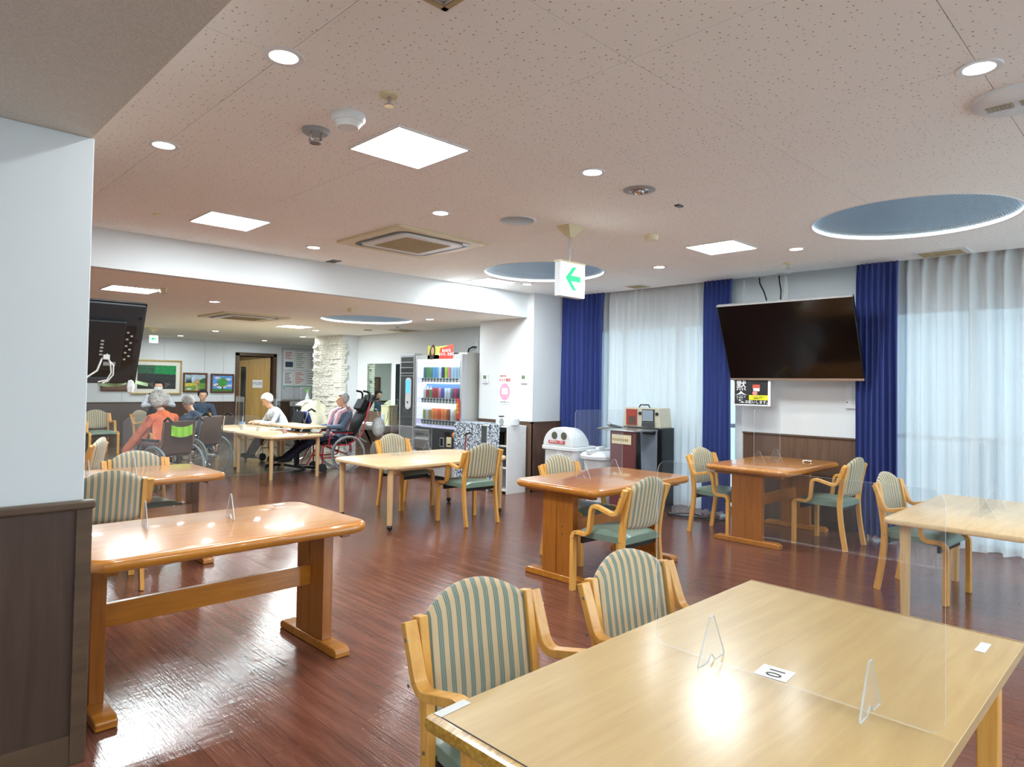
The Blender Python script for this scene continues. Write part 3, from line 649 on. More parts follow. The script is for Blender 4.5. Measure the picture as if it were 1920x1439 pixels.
# ================================================================== CURTAINS
def curtain(name, y0, y1, z0, z1, npl, amp, m, label, flare=0.0, x=7.40, seed=0, gather=False, group=None):
    rn = random.Random(seed); ph = [rn.uniform(-.5, .5) for _ in range(npl+2)]; am = [rn.uniform(.6, 1.2) for _ in range(npl+2)]
    t = thing(name, label, 'curtain', (x, (y0+y1)/2, z0), 0, group); W = y1-y0
    nu = npl*10
    def fn(u, v):
        k = min(int(u*npl), npl-1); a = 2*pi*(u*npl)+ph[k]*0.0
        z = z0+(z1-z0)*v
        head = max(0, (v-0.93)/0.07)
        s = math.sin(a+0.5*math.sin(3*v+k)*0.4)
        s2 = abs(math.cos(a/2))**3 if gather else (s*.5+.5)
        dx = -amp*am[k]*(s2-.5)*(1-head*.5)*(0.8+.2*(1-v))+0.006*math.sin(7*v+k)
        yy = y0+W*u+0.25*W/npl*math.cos(a)*(1-head)*.5
        mid = (y0+y1)/2; yy = mid+(yy-mid)*(1+flare*(1-v))
        return Vector((dx, yy-(y0+y1)/2, z-z0+(0.012*math.sin(a*.5+k) if v == 0 else 0)))
    mb = MB().grid(fn, nu, 14); o = mb.build('cloth', m, t, ang=180)
    if gather:
        hb = MB().grid(lambda u, v: fn(u, 0.955+0.045*v)+Vector((-0.004, 0, 0)), nu, 2); hb.build('heading_tape', m, t, ang=180)
    return t
curtain('sheer_curtain', 3.98, 5.86, 0.02, 2.85, 18, 0.075, 'sheer', 'white sheer curtain left of the television', seed=1, gather=True, x=7.50)
curtain('sheer_curtain', -1.6, 2.10, 0.02, 2.85, 28, 0.075, 'sheer', 'wide white sheer curtain at the right edge', seed=2, gather=True, x=7.50)
curtain('blue_curtain', 5.70, 6.46, 0.03, 2.84, 9, 0.09, 'navy', 'navy blue curtain beside the white pillar', seed=3, x=7.38)
curtain('blue_curtain', 3.80, 4.16, 0.03, 2.84, 6, 0.09, 'navy', 'navy blue curtain directly left of the television', 0.05, seed=4, x=7.38)
curtain('blue_curtain', 2.03, 2.42, 0.03, 2.84, 7, 0.08, 'navy', 'navy blue curtain directly right of the television', seed=5, x=7.38)
for (a, b) in ((3.72, 6.46), (-1.6, 2.45)):
    r_ = thing('curtain_rail', 'dark recessed curtain rail along the ceiling %s the television' % ('left of' if a > 3 else 'right of'), 'curtain rail', (7.42, 0, H+0.055))
    B(-.045, .045, a, b, 0.0, .03).build('rail', 'dark_grey', r_, smooth=False)

# ================================================================== CHAIRS
def make_chair(label):
    t = thing('armchair', label, 'chair')
    for s in (-1, 1):
        rp = arc([(0, -.235, 0), (0, -.195, .23), (0, -.178, .42), (0, -.192, .56), (0, -.238, .80)], .12, 4)
        mb = MB().band([(s*.212, p.y, p.z) for p in rp], .030, .044); mb.build('rear_leg', 'chair_wood', t, bev=0.004)
        ap = arc([(0, .235, 0), (0, .235, .435), (0, .085, .425), (0, .055, .655), (0, -.165, .600), (0, -.238, .79)], .055, 6)
        th = [.034]*3+[.028]*(len(ap)-3)
        MB().band([(s*.251, p.y, p.z) for p in ap], .044, th).build('arm_leg', 'chair_wood', t, bev=0.004)
        for (y, z) in ((-.176, .42), (.225, .385), (.20, .432), (-.215, .745), (-.196, .62)):
            xo = .231 if y == -.176 else .2735
            MB().lathe([(0.006, 0), (0.006, 0.002)], seg=8, mtx=Matrix.Translation((s*xo, y, z))@Matrix.Rotation(s*pi/2, 4, 'Y')).build('screw', 'steel', t)
    def seat(u, v, top):
        x = (u-.5)*2; w = .195+.035*min(1, v*1.2)
        y = -.20+.43*v; z = .462+.012*math.sin(pi*u)*math.sin(pi*min(v, 1))
        edge = max(0, (v-.86)/.14); z -= edge**2*.05; e = abs(x)**8; z -= e*.02
        z -= max(0, (.06-v)/.06)**2*.012
        if not top: z = min(z-.012, .40+.0*u)
        return Vector((x*w, y, z))
    mb = MB().grid(lambda u, v: seat(u, v, True), 12, 14); rim_ = []
    n = 12; mm = 14
    mb.grid(lambda u, v: seat(u, v, False)+Vector((0, 0, 0)), 12, 14)
    o2 = (n+1)*(mm+1)
    loop = [i for i in range(n+1)]+[(n+1)*j+n for j in range(1, mm+1)]+[(n+1)*mm+i for i in range(n-1, -1, -1)]+[(n+1)*j for j in range(mm-1, 0, -1)]
    for a, b in zip(loop, loop[1:]+loop[:1]): mb.f.append((a, b, b+o2, a+o2)); mb.mi.append(0)
    mb.build('seat', 'vinyl', t, ang=60)
    B(-.20, .20, -.17, -.15, .36, .41).build('seat_rail', 'black', t); B(-.22, .22, .17, .19, .35, .40).build('seat_rail', 'black', t)
    def back(u, v, front):
        x = (u-.5)*2; top = .795+.072*(1-abs(x)**2.2); bot = .495+.015*abs(x)**2
        z = bot+(top-bot)*v; y = -.186-(z-.5)*.165-.022*(1-x*x)
        e = max(abs(x)**10, abs(v*2-1)**8); th = .026*(1-.75*e)
        return Vector((x*.196, y+(th if front else -th), z))
    mb = MB().grid(lambda u, v: back(u, v, True), 16, 12).grid(lambda u, v: back(u, v, False), 16, 12)
    n, mm = 16, 12; o2 = (n+1)*(mm+1)
    loop = [i for i in range(n+1)]+[(n+1)*j+n for j in range(1, mm+1)]+[(n+1)*mm+i for i in range(n-1, -1, -1)]+[(n+1)*j for j in range(mm-1, 0, -1)]
    for a, b in zip(loop, loop[1:]+loop[:1]): mb.f.append((a, b, b+o2, a+o2)); mb.mi.append(0)
    mb.build('backrest', 'stripe', t, ang=70)
    return t
R = math.radians
CH = [(1.435, 1.385, 176, 'striped armchair nearest the viewer, left of the pair at the number 10 table', 'armchairs in the front room'),
      (2.13, 1.285, 176, 'striped armchair nearest the viewer, right of the pair at the number 10 table', 'armchairs in the front room'),
      (4.045, 2.945, -2, 'striped armchair in front of the middle amber table, back to the viewer', 'armchairs in the front room'),
      (4.60, 3.80, 180, 'striped armchair behind the middle amber table, near the white bins', 'armchairs in the front room'),
      (4.84, 5.545, -4, 'striped armchair in front of the pale castor table, back to the viewer', 'armchairs in the front room'),
      (4.84, 6.76, 186, 'striped armchair behind the pale castor table, before the vending machine', 'armchairs in the front room'),
      (6.47, 3.44, 177, 'striped armchair left of the amber table under the television', 'armchairs in the front room'),
      (6.82, 2.475, -3, 'striped armchair right of the amber table under the television', 'armchairs in the front room'),
      (5.76, 1.425, 176, 'striped armchair at the pale table on the right edge', 'armchairs in the front room'),
      (1.295, 5.47, -2, 'striped armchair behind the long left amber table, back to the viewer', 'armchairs on the left'),
      (1.80, 6.27, 182, 'striped armchair facing the viewer behind the second left amber table', 'armchairs on the left'),
      (1.70, 8.35, 60, 'striped armchair half hidden by the near white wall, left of the orange shawl', 'armchairs on the left'),
      (3.52, 15.2, 186, 'far striped armchair against the dark back wall, left one', 'armchairs by the back wall'),
      (4.30, 14.75, 215, 'far striped armchair partly behind the standing person in the black vest', 'armchairs by the back wall'),
      (5.25, 14.6, 180, 'far striped armchair with the seated person in the dark blue jacket', 'armchairs by the back wall')]
ch0 = None
for x, y, a, lb, g in CH:
    if ch0 is None:
        ch0 = make_chair(lb); ch0.location = (x, y, 0); ch0.rotation_euler = (0, 0, R(a)); ch0['group'] = g
    else: dup(ch0, (x, y, 0), R(a), lb, g)

# ================================================================== TABLES
def rounded_top(mb, poly, z0, z1, r, n=5):      # top with a half-round edge
    P = [Vector((a, b, 0)) for a, b in poly]; cx = sum(p.x for p in P)/len(P); cy = sum(p.y for p in P)/len(P); rings = []
    N = len(P); nrm = []
    for i in range(N):
        t = (P[(i+1) % N]-P[i-1]).normalized(); nrm.append(Vector((t.y, -t.x, 0)))
    zc = (z0+z1)/2; h = (z1-z0)/2
    for k in range(n*2+1):
        a = -pi/2+pi*k/(2*n); rings.append([p-q*r*(1-math.cos(a))+Vector((0, 0, zc+h*math.sin(a))) for p, q in zip(P, nrm)])
    return mb.ring_sweep(rings)
def chamfer_rect(L, W, cx, cy, n=4):
    x, y = L/2, W/2; pts = [(-x+cx, -y), (x-cx, -y), (x, -y+cy), (x, y-cy), (x-cx, y), (-x+cx, y), (-x, y-cy), (-x, -y+cy)]
    P = [Vector((a, b, 0)) for a, b in pts]; out = []
    for i in range(8):
        p, a, b = P[i], P[i-1]-P[i], P[(i+1) % 8]-P[i]; r = .07
        r = min(r, a.length*.45, b.length*.45)
        for k in range(n+1):
            t = k/n; q = (p+a.normalized()*r)*(1-t)**2+p*2*t*(1-t)+(p+b.normalized()*r)*t*t; out.append((q.x, q.y))
    return out
def trestle_table(label):
    t = thing('trestle_table', label, 'table', group='amber trestle tables')
    rounded_top(MB(), rrect(-.675, .675, -.43, .43, .10, 8), .685, .742, .026, 5).build('tabletop', 'amber', t, ang=60)
    for s in (-1, 1):
        X = s*.565
        MB().box(X-.03, X+.03, -.155, .155, .05, .685).box(X-.038, X+.038, .01, .016, .06, .684, 0).build('trestle_panel', 'amber_z', t, bev=0.006)
        ft = [(-.33, 0), (-.33, .035), (-.30, .05), (.30, .05), (.33, .035), (.33, 0)]
        mt = Matrix.Translation((X, 0, 0))@Matrix.Rotation(pi/2, 4, 'Z')@Matrix.Rotation(pi/2, 4, 'X')
        MB().prism([(a, b) for a, b in ft], -.045, .045, mtx=mt).build('foot', 'amber', t, bev=0.008)
        for z in (.36, .42): MB().lathe([(0.007, 0), (0.007, .002)], seg=8, mtx=Matrix.Translation((X+s*.03, -.05, z))@Matrix.Rotation(s*pi/2, 4, 'Y')).build('bolt_cap', 'walnut_trim', t)
        MB().box(X-.025, X+.025, -.34, .34, .655, .69).build('top_bearer', 'amber_z', t)
    MB().box(-.535, .535, -.016, .016, .335, .445).build('stretcher', 'amber', t, bev=0.004)
    return t
tt = trestle_table('long amber trestle table beside the near white wall on the left'); tt.location = (1.375, 3.575, 0)
dup(tt, (4.505, 3.44, 0), 0, 'amber trestle table in the middle of the front room')
dup(tt, (6.78, 3.02, 0), R(0), 'amber trestle table under the wall television')
dup(tt, (1.545, 5.96, 0), 0, 'amber trestle table behind the long left one')
def leg_table(name, label, L, W, z, loc, castors=True, chx=.12, chy=.12, rz=0, group='pale round-legged tables'):
    t = thing(name, label, 'table', loc, rz, group)
    rounded_top(MB(), chamfer_rect(L, W, chx, chy), z-.035, z, .006, 3).build('tabletop', 'light_wood', t, ang=50)
    for sx in (-1, 1):
        for sy in (-1, 1):
            X, Y = sx*(L/2-.11), sy*(W/2-.11); zb = .055 if castors else 0.0
            lg = MB().lathe([(.026, zb), (.033, z-.045), (.033, z-.036)], (X, Y, 0), 20).build('leg', 'light_leg', t)
            if castors:
                MB().cyl(X, Y, .045, .058, .02, 12).sphere(X, Y, .03, .03, seg=14, rg=8).build('castor', 'black', lg)
    B(-L/2+.12, L/2-.12, -W/2+.12, -W/2+.14, z-.07, z-.035).build('apron', 'light_leg', t); B(-L/2+.12, L/2-.12, W/2-.14, W/2-.12, z-.07, z-.035).build('apron', 'light_leg', t)
    return t
leg_table('castor_table', 'pale wood table on castors in front of the vending machine', 1.75, 1.15, .66, (4.68, 6.17, 0))
leg_table('cafeteria_table', 'pale wood table cut by the right edge with plain round legs', 1.55, 1.0, .665, (5.62, .93, 0), False, .04, .04)
leg_table('cafeteria_table', 'pale wood table beside the wheelchairs, nearer one of two in the far room', .98, 1.42, .66, (4.92, 10.36, 0), False, .10, .10)
leg_table('cafeteria_table', 'pale wood table beside the wheelchairs, further one of two in the far room', .98, 1.6, .66, (4.97, 11.90, 0), True, .10, .10)
# number 10 table (worn top with thick edge strip)
t = thing('dining_table', 'worn honey-coloured table with the number 10 label, nearest the viewer', 'table', (1.86, .835, 0))
hx, hy = .845, .46
MB().prism([(-hx+.012, -hy), (hx-.012, -hy), (hx-.012, hy), (-hx+.012, hy)], .668, .70).build('tabletop', 'top10', t, bev=0.002)
for s in (-1, 1):
    mt = Matrix.Translation((s*(hx-.010), 0, 0))
    pr = [(0, .662), (s*.018, .664), (s*.026, .680), (s*.022, .696), (s*.004, .7005), (0, .70)]
    MB().ring_sweep([[Vector((s*(hx-.010)+a, -hy, b)) for a, b in pr], [Vector((s*(hx-.010)+a, hy, b)) for a, b in pr]]).build('edge_strip', 'edge10', t, ang=50)
    B(s*(hx-.0135)-.0012, s*(hx-.0135)+.0012, -hy, hy, .698, .7003).build('joint_line', 'dark_print', t, smooth=False)
for sx in (-1, 1):
    for sy in (-1, 1): MB().box(sx*(hx-.10)-.03, sx*(hx-.10)+.03, sy*(hy-.08)-.03, sy*(hy-.08)+.03, 0, .668).build('leg', 'chair_wood', t, bev=0.006)
B(-hx+.1, hx-.1, -hy+.07, -hy+.09, .59, .668).build('apron', 'chair_wood', t); B(-hx+.1, hx-.1, hy-.09, hy-.07, .59, .668).build('apron', 'chair_wood', t)
t = tag(B(-.042, .042, -.045, .045, 0, .0008).build('table_number_label', 'paper', None, smooth=False, loc=(1.87, .825, .7006), rot=R(4)), 'white paper label printed 10 taped on the nearest table', 'label')
text('10', .062, 'dark_print', t, (0, 0, .0012), (0, 0, pi))
for (x, y, rz, lb) in ((1.075, 1.28, .05, 'blurred paper strip at the left corner of the nearest table'), (2.545, .46, 0.0, 'blurred paper strip at the right corner of the nearest table')):
    tag(B(-.05, .05, -.014, .014, 0, .0008).build('paper_strip', mat('strip_paper', c(214, 214, 212), .6), None, smooth=False, loc=(x, y, .7006), rot=rz), lb, 'label')

# ================================================================== ACRYLIC PARTITIONS
def partition(x, y, z, W, Hh, label, rz=0, sx=None, leg=.10):
    t = thing('acrylic_partition', label, 'partition', (x, y, z), rz, 'clear acrylic table partitions')
    mt = Matrix.Rotation(pi/2, 4, 'X'); o = rrect(-W/2, W/2, 0.003, Hh, .035, 6)
    mb = MB(); r0 = [mt@Vector((a, b, -.0015)) for a, b in o]; r1 = [mt@Vector((a, b, .0015)) for a, b in o]
    mb.ring_sweep([r0, r1], 1, caps=False); n = len(o); mb.f += [tuple(range(n)), tuple(range(2*n-1, n-1, -1))]; mb.mi += [0, 0]
    mb.build('panel', ['acrylic', 'acrylic_edge'], t, smooth=False)
    for k in ((sx or (-W*.3, W*.3))):
        tri = [(-.075, .0), (-.075, .008), (-.012, .13), (.012, .13), (.075, .008), (.075, 0), (.02, 0), (0, .02), (-.02, 0)]
        m2 = Matrix.Translation((k, 0, 0))@Matrix.Rotation(pi/2, 4, 'Z')@Matrix.Rotation(pi/2, 4, 'X')
        mb = MB(); r0 = [m2@Vector((a, b, -.0025)) for a, b in tri]; r1 = [m2@Vector((a, b, .0025)) for a, b in tri]; mb.ring_sweep([r0, r1], 1, caps=False)
        n = len(tri); mb.f += [tuple(range(n)), tuple(range(2*n-1, n-1, -1))]; mb.mi += [0, 0]
        mb.build('stand', ['acrylic', 'acrylic_edge'], t, smooth=False)
    return t
partition(1.315, 3.74, .743, .68, .56, 'clear acrylic partition on the long left amber table', R(-6), (-.23, .19))
partition(1.50, 5.93, .743, .64, .56, 'clear acrylic partition on the second left amber table', 0, (.12, -.2))
partition(1.815, .79, .701, .78, .57, 'large clear acrylic partition on the number 10 table', R(90), (.20, -.23))
partition(4.50, 3.50, .743, .62, .56, 'clear acrylic partition on the middle amber table', R(-2), (-.2, .2))
partition(6.70, 3.05, .743, .60, .55, 'clear acrylic partition on the amber table under the television', R(0), (-.2, .2))
partition(4.72, 6.45, .661, .66, .56, 'clear acrylic partition on the pale castor table', R(8), (-.25, .25))
partition(5.60, .98, .666, .6, .5, 'clear acrylic partition on the pale right-edge table', R(0), (-.2, .2))
partition(4.92, 10.5, .661, .6, .55, 'clear acrylic partition on the nearer far-room table', R(80))
partition(4.97, 12.0, .661, .6, .55, 'clear acrylic partition on the further far-room table', R(80))

# ================================================================== TELEVISION WALL
t = thing('wall_television', 'large black flat television tilted down between the navy curtains', 'television', (7.31, 3.035, 1.613), 0)
piv = Matrix.Rotation(R(-23), 4, 'Y')
def TB(mb, *a, **k): return mb.box(*a, mtx=piv, **k)
W2 = .722
TB(MB(), -.03, .02, -W2, W2, 0, .90).build('body', 'black', t, bev=0.006)
TB(MB(), -.034, -.029, -W2+.008, W2-.008, .022, .885).build('screen', 'screen', t, smooth=False)
TB(MB(), -.037, .0, -W2, W2, -.004, .02).build('bottom_bezel', mat('champagne_metal', c(172, 152, 138), .35, .5), t, bev=0.002)
TB(MB(), -.035, .01, -W2, W2, .886, .902).build('top_bezel', 'silver', t)
TB(MB(), .02, .07, -.4, .4, .1, .6).build('rear_hump', 'black', t, bev=0.01)
MB().tube([(.14, .3, .45), (.02, .3, .35)], .015, 8).tube([(.14, -.3, .45), (.02, -.3, .35)], .015, 8).box(.13, .155, -.45, .45, .38, .52).tube([(.14, .2, .45), (.29, .2, .45)], .02, 8).tube([(.14, -.2, .45), (.29, -.2, .45)], .02, 8).build('wall_bracket', 'dark_grey', t)
for k, (y0, y1) in enumerate(((3.50, 3.30), (3.27, 3.14))):
    mb = MB().tube([(7.45, y0, H+.002), (7.44, y0-.01, 2.72), (7.36, (y0+y1)/2, 2.6), (7.20, y1, 2.49), (7.25, y1, 2.38)], .008, 8)
    tag(mb.build('ceiling_cable', 'black'), 'black cable from the ceiling to the television, %s one' % ('left' if k == 0 else 'right'), 'cable')
mb = MB().tube([(7.46, 3.22, H+.002), (7.45, 3.20, 2.72), (7.36, 3.16, 2.58), (7.22, 3.12, 2.47)], .007, 8).tube([(7.46, 3.20, H+.002), (7.45, 3.18, 2.72), (7.37, 3.14, 2.58), (7.24, 3.10, 2.47)], .006, 8)
tag(mb.build('ceiling_cable', 'cable_white'), 'pair of white cables from the ceiling to the television', 'cable')
for k, y in enumerate((3.50, 3.22)):
    tag(MB().cyl(7.45, y, H-.012, H, .055 if k == 0 else .08, 20).build('ceiling_cable_plate', 'silver'), 'round cable plate on the ceiling above the television, %s' % ('smaller left one' if k == 0 else 'larger right one'), 'ceiling fitting')
# poster under the television
t = thing('silent_meal_poster', 'black and yellow poster with a masked face taped below the television', 'poster', (7.30, 3.51, 1.462))
B(-.002, .0, -.22, .22, -.155, .155).build('paper', 'paper', t, smooth=False)
B(-.004, -.001, -.19, .205, -.14, .14).build('black_print', mat('poster_black', c(38, 36, 40), .6), t, smooth=False)
B(-.0055, -.003, -.19, .03, -.09, -.035).build('yellow_band', 'yellow_print', t, smooth=False)
text('黙', .125, 'paper', t, (-.006, .125, .065), R_MX, bold=.001); text('食', .14, 'paper', t, (-.006, .125, -.07), R_MX, bold=.003)
text('お願いします。', .042, 'paper', t, (-.006, -.07, -.115), R_MX, bold=.0005)
text('くしゃみ、咳ばらい\n会話禁止です', .018, 'dark_print', t, (-.007, -.08, -.062), R_MX)
fc = MB().prism([(-.005+.045*math.cos(a), .06+.055*math.sin(a)) for a in [k*pi/9 for k in range(18)]], .004, .0045, mtx=Matrix(((0, 0, -1, 0), (-1, 0, 0, -.06), (0, 1, 0, 0), (0, 0, 0, 1)))).build('printed_face', mat('printed_skin', c(206, 92, 74), .6), t, smooth=False)
MB().prism([(-.005+.058*math.cos(a), .085+.05*math.sin(a)) for a in [k*pi/9 for k in range(10)]], .0036, .0048, mtx=Matrix(((0, 0, -1, 0), (-1, 0, 0, -.06), (0, 1, 0, 0), (0, 0, 0, 1)))).build('printed_hair', mat('printed_hair', c(20, 24, 24), .6), t, smooth=False)
B(-.0056, -.0046, -.095, -.02, .01, .045).build('printed_mask', 'white_plastic', t, smooth=False)
MB().prism([(.0+.03*math.cos(a), -.012+.028*math.sin(a)) for a in [k*pi/6 for k in range(12)]], .0048, .0056, mtx=Matrix(((0, 0, -1, 0), (-1, 0, 0, -.04), (0, 1, 0, 0), (0, 0, 0, 1)))).build('printed_hand', mat('printed_hand', c(226, 150, 140), .6), t, smooth=False)
for y in (.0, -.20): B(-.007, -.004, y-.018, y+.018, .135, .175).build('tape', 'tape_green', t, smooth=False)
t = thing('intercom_box', 'grey-white wall control box to the right below the television', 'control box', (WX, 2.535, 1.45))
MB().box(-.03, 0, -.06, .06, -.145, .145).build('casing', 'white_plastic', t, bev=0.005); B(-.034, -.029, -.045, -.005, -.10, .11).build('cover', mat('pale_green_plastic', c(206, 216, 206), .4), t, bev=0.002)
MB().lathe([(.008, 0), (.008, .003)], seg=10, mtx=Matrix.Translation((-.03, .04, -.08))@Matrix.Rotation(-pi/2, 4, 'Y')).build('button', 'dark_grey', t)
t = thing('wall_outlet', 'steel wall outlet in the wainscot behind the television table', 'outlet', (WX-.012, 3.545, .485)); B(-.006, 0, -.06, .06, -.055, .055).build('plate', 'outlet', t, bev=.002)
B(-.012, -.005, -.045, -.005, -.04, .04).build('socket', 'white_plastic', t)

# pillar fittings -----------------------------------------------------------
for y, lb in ((7.46, 'white thermostat with green display left of the pink mask poster'), (6.645, 'white thermostat with green display right of the pink mask poster')):
    t = thing('thermostat', lb, 'thermostat', (6.8, y, 1.58), 0, 'thermostats on the pillar'); MB().box(-.02, 0, -.06, .06, -.06, .07).build('casing', 'white_plastic', t, bev=.004)
    B(-.023, -.019, -.028, .034, .005, .055).build('display', 'green_lcd', t, smooth=False)
    for k in range(3): B(-.022, -.019, -.035+k*.028, -.02+k*.028, -.04, -.03).build('button', 'grey_plastic', t, smooth=False)
t = thing('mask_poster', 'white poster with a pink circle and mask on the pillar', 'poster', (6.798, 7.04, 1.44))
B(-.002, 0, -.125, .135, -.22, .22).build('paper', 'paper', t, smooth=False)
mp_ = Matrix(((0, 0, -1, 0), (-1, 0, 0, 0), (0, 1, 0, 0), (0, 0, 0, 1)))
MB().prism([(.0+.108*math.cos(a), -.045+.125*math.sin(a)) for a in [k*pi/20 for k in range(40)]], .002, .003, mtx=mp_).build('pink_disc', 'pink_paper', t, smooth=False)
B(-.0042, -.003, -.06, .06, -.08, .01).build('printed_mask', 'paper', t, smooth=False)
for k in range(3): B(-.005, -.004, -.055, .055, -.062+k*.024, -.060+k*.024).build('fold_line', 'grey_plastic', t, smooth=False)
text('感染対策に', .03, 'red_print', t, (-.004, .03, .185), R_MX); text('マスク着用', .052, 'red_print', t, (-.004, .003, .125), R_MX, sx=.95, bold=.0008)
text('ご協力をお願いします', .02, 'dark_print', t, (-.004, 0, -.195), R_MX)

# ================================================================== SHELF, RADIO, CANE
t = thing('storage_shelf', 'low white open shelf with checked cloth covers beside the pillar', 'shelf', (6.4, 6.56, 0))
D, Wd, Hs = .37, 1.13, .93
for y in (0, .40, .76, Wd-.02): B(0, D, y, y+.02, 0, Hs-.02).build('upright', 'white', t, bev=.001)
B(0, D, 0, Wd, Hs-.02, Hs).build('top_board', 'white', t); B(D-.008, D, 0, Wd, .02, Hs-.02).build('back_board', 'white', t)
for z in (.05, .36, .66): B(.01, D-.01, .02, Wd-.02, z-.018, z).build('shelf_board', 'white', t, smooth=False)
def cloth(y0, y1, z0, z1, label, x=6.385, ragged=0.0, over=True):
    t2 = thing('checked_cloth', label, 'cloth', (x, y0, z0), 0)
    def fn(u, v): return Vector((-.006*math.sin(u*16)-.004*math.sin(u*41), u*(y1-y0)+ragged*(1-v)*(0.5-u)*1.0, v*(z1-z0)))
    MB().grid(fn, 30, 6).build('drape', 'check', t2, ang=180)
    if over: B(-.002, .36, 0, y1-y0, z1-z0-.0, z1-z0+.004).build('top_fold', 'check', t2, smooth=False)
cloth(7.08, 7.69, .10, .935, 'grey checked cloth covering the left bays of the white shelf')
cloth(6.70, 6.96, .14, .935, 'grey checked cloth hanging over the right bay of the white shelf', ragged=.08)
for k, (y, z, cl_) in enumerate(((6.68, .39, 'dark_grey'), (6.80, .69, 'black'), (6.66, .69, 'vinyl_brown'))):
    tag(MB().box(0, .2, 0, .09, 0, .18).build('shelf_box', cl_, None, bev=.006, loc=(6.46, y-.07, z-.03 if False else z-.03)), ('dark grey box on the middle shelf of the white unit', 'black box on the upper shelf of the white unit', 'brown box on the upper shelf of the white unit')[k], 'box')
t = thing('radio_player', 'white portable radio player standing on the white shelf', 'radio', (6.55, 6.72, .93), R(-5))
MB().prism(rrect(-.09, .09, -.19, .19, .06, 6), .0, .11).build('body', 'white_plastic', t, bev=.02, seg=3)
MB().lathe([(.05, 0), (.046, .006), (.02, .008), (.001, .006)], seg=24, mtx=Matrix.Translation((-.088, .02, .055))@Matrix.Rotation(-pi/2, 4, 'Y')).build('speaker', 'grey_plastic', t)
B(-.03, .02, .10, .16, .108, .13).build('handle_mount', 'dark_grey', t); MB().box(-.05, .05, -.07, .05, .108, .118).build('lid', mat('pale_blue_lid', c(206, 214, 222), .3), t, bev=.004)
t = thing('walking_cane', 'red and black walking cane leaning on the checked cloth', 'cane', (6.28, 7.36, 0))
MB().tube([(0, 0, 0.02), (.06, 0, .76)], .011, 10).build('shaft', mat('cane_red', c(150, 62, 52), .4), t)
MB().tube([(.06, .03, .76), (.06, -.02, .785), (.05, -.10, .80)], [.012, .016, .012], 10).build('handle', 'black', t); MB().cyl(0, 0, 0, .03, .015, 12).build('ferrule', 'rubber', t)

# ================================================================== VENDING MACHINE
VX, VY0, VY1, VZ = 6.55, 7.72, 8.90, 1.985
t = thing('vending_machine', 'lit drinks vending machine with three rows of samples', 'vending machine', (VX, VY0, 0))
VW = VY1-VY0
MB().box(.10, .80, 0, VW, .04, VZ).build('cabinet', 'silver_side', t, bev=.006)
MB().box(0, .10, 0, .05, .06, VZ-.03).box(0, .10, VW-.05, VW, .06, VZ-.03).box(0, .10, .05, VW-.05, VZ-.10, VZ-.03).build('door_surround', 'silver', t, bev=.004)
B(.09, .101, .05, VW-.05, .80, VZ-.10).build('display_back', 'vend_light', t, smooth=False)
B(.0, .09, VW-.20, VW-.05, .82, VZ-.12).build('side_light_panel', 'vend_light', t, smooth=False)
for z, in ((1.862,), (1.50,), (1.16,)): B(.0, .03, .05, VW-.20 if z < 1.8 else VW-.05, z, z+.02).build('light_tube', 'vend_tube', t, smooth=False)
B(.085, .095, .05, VW-.20, 1.28, 1.50).build('blue_backing', mat('blue_backing', c(110, 160, 220), .5), t, smooth=False)
rows = [(1.60, 12, .24), (1.28, 12, .19), (.94, 12, .21)]
for ri, (z, n, hh) in enumerate(rows):
    B(.0, .09, .05, VW-.05, z-.02, z-.008).build('sample_shelf', 'silver', t, smooth=False)
    st = MB()
    for k in range(n):
        y = .09+k*.078; st.box(-.004, .004, y, y+.05, z-.045, z-.02); MB().lathe([(.014, 0), (.012, .006)], seg=8, mtx=Matrix.Translation((-.004, y+.025, z-.065))@Matrix.Rotation(-pi/2, 4, 'Y')).build('select_button', 'dark_grey', t, smooth=False)
    st.box(.0, .012, .05, VW-.05, z-.09, z-.02, 1); st.build('price_strip', ['dark_grey', 'white_plastic'], t, smooth=False)
B(-.002, .0, .04, VW-.04, .82, VZ-.10).build('display_glass', 'glass', t, smooth=False)
B(-.006, .10, .04, VW-.02, .42, .80).build('control_panel', 'dark_grey', t, bev=.003)
MB().box(-.02, -.005, VW-.42, VW-.05, .46, .76).build('coin_panel', 'steel', t, bev=.003)
for k in range(10): B(-.023, -.019, VW-.40+k*.032, VW-.38+k*.032, .665, .70).build('coin_button', 'dark_grey', t, smooth=False)
B(-.032, -.019, VW-.40, VW-.07, .60, .63).build('coin_ledge', 'silver', t)
B(-.012, -.005, .27, .36, .69, .75).build('red_display', 'red_led', t, smooth=False); MB().box(-.014, -.005, .25, .38, .68, .76).build('display_frame', 'black', t, smooth=False)
B(-.014, -.005, .40, .49, .52, .66).build('card_reader', 'silver', t); B(-.016, -.012, .41, .48, .53, .65).build('reader_window', 'black', t, smooth=False)
B(-.02, -.005, .21, .32, .53, .68).build('bill_slot', 'cream', t, bev=.003); B(-.025, -.018, .22, .29, .56, .58).build('slot', 'black', t, smooth=False)
MB().sphere(-.02, .13, .72, .02, .05, .045, seg=12, rg=8).build('orange_sticker', mat('orange_sticker', c(238, 140, 36), .5), t)
MB().box(-.05, .10, .30, VW, .06, .41).build('lower_door', 'silver', t, bev=.02, seg=3)
MB().box(-.02, .10, .0, .30, .06, .41).build('lower_side_panel', 'grey_plastic', t, bev=.006)
B(-.056, -.045, .42, VW-.12, .20, .36).build('dispensing_recess', 'dark_grey', t, bev=.01); B(-.066, -.05, .44, VW-.14, .32, .345).build('flap_handle', 'chrome', t)
B(-.066, -.05, .44, VW-.14, .205, .222).build('flap_lip', 'chrome', t)
MB().box(.0, .78, .02, VW-.02, 0, .05).build('plinth', 'black', t)
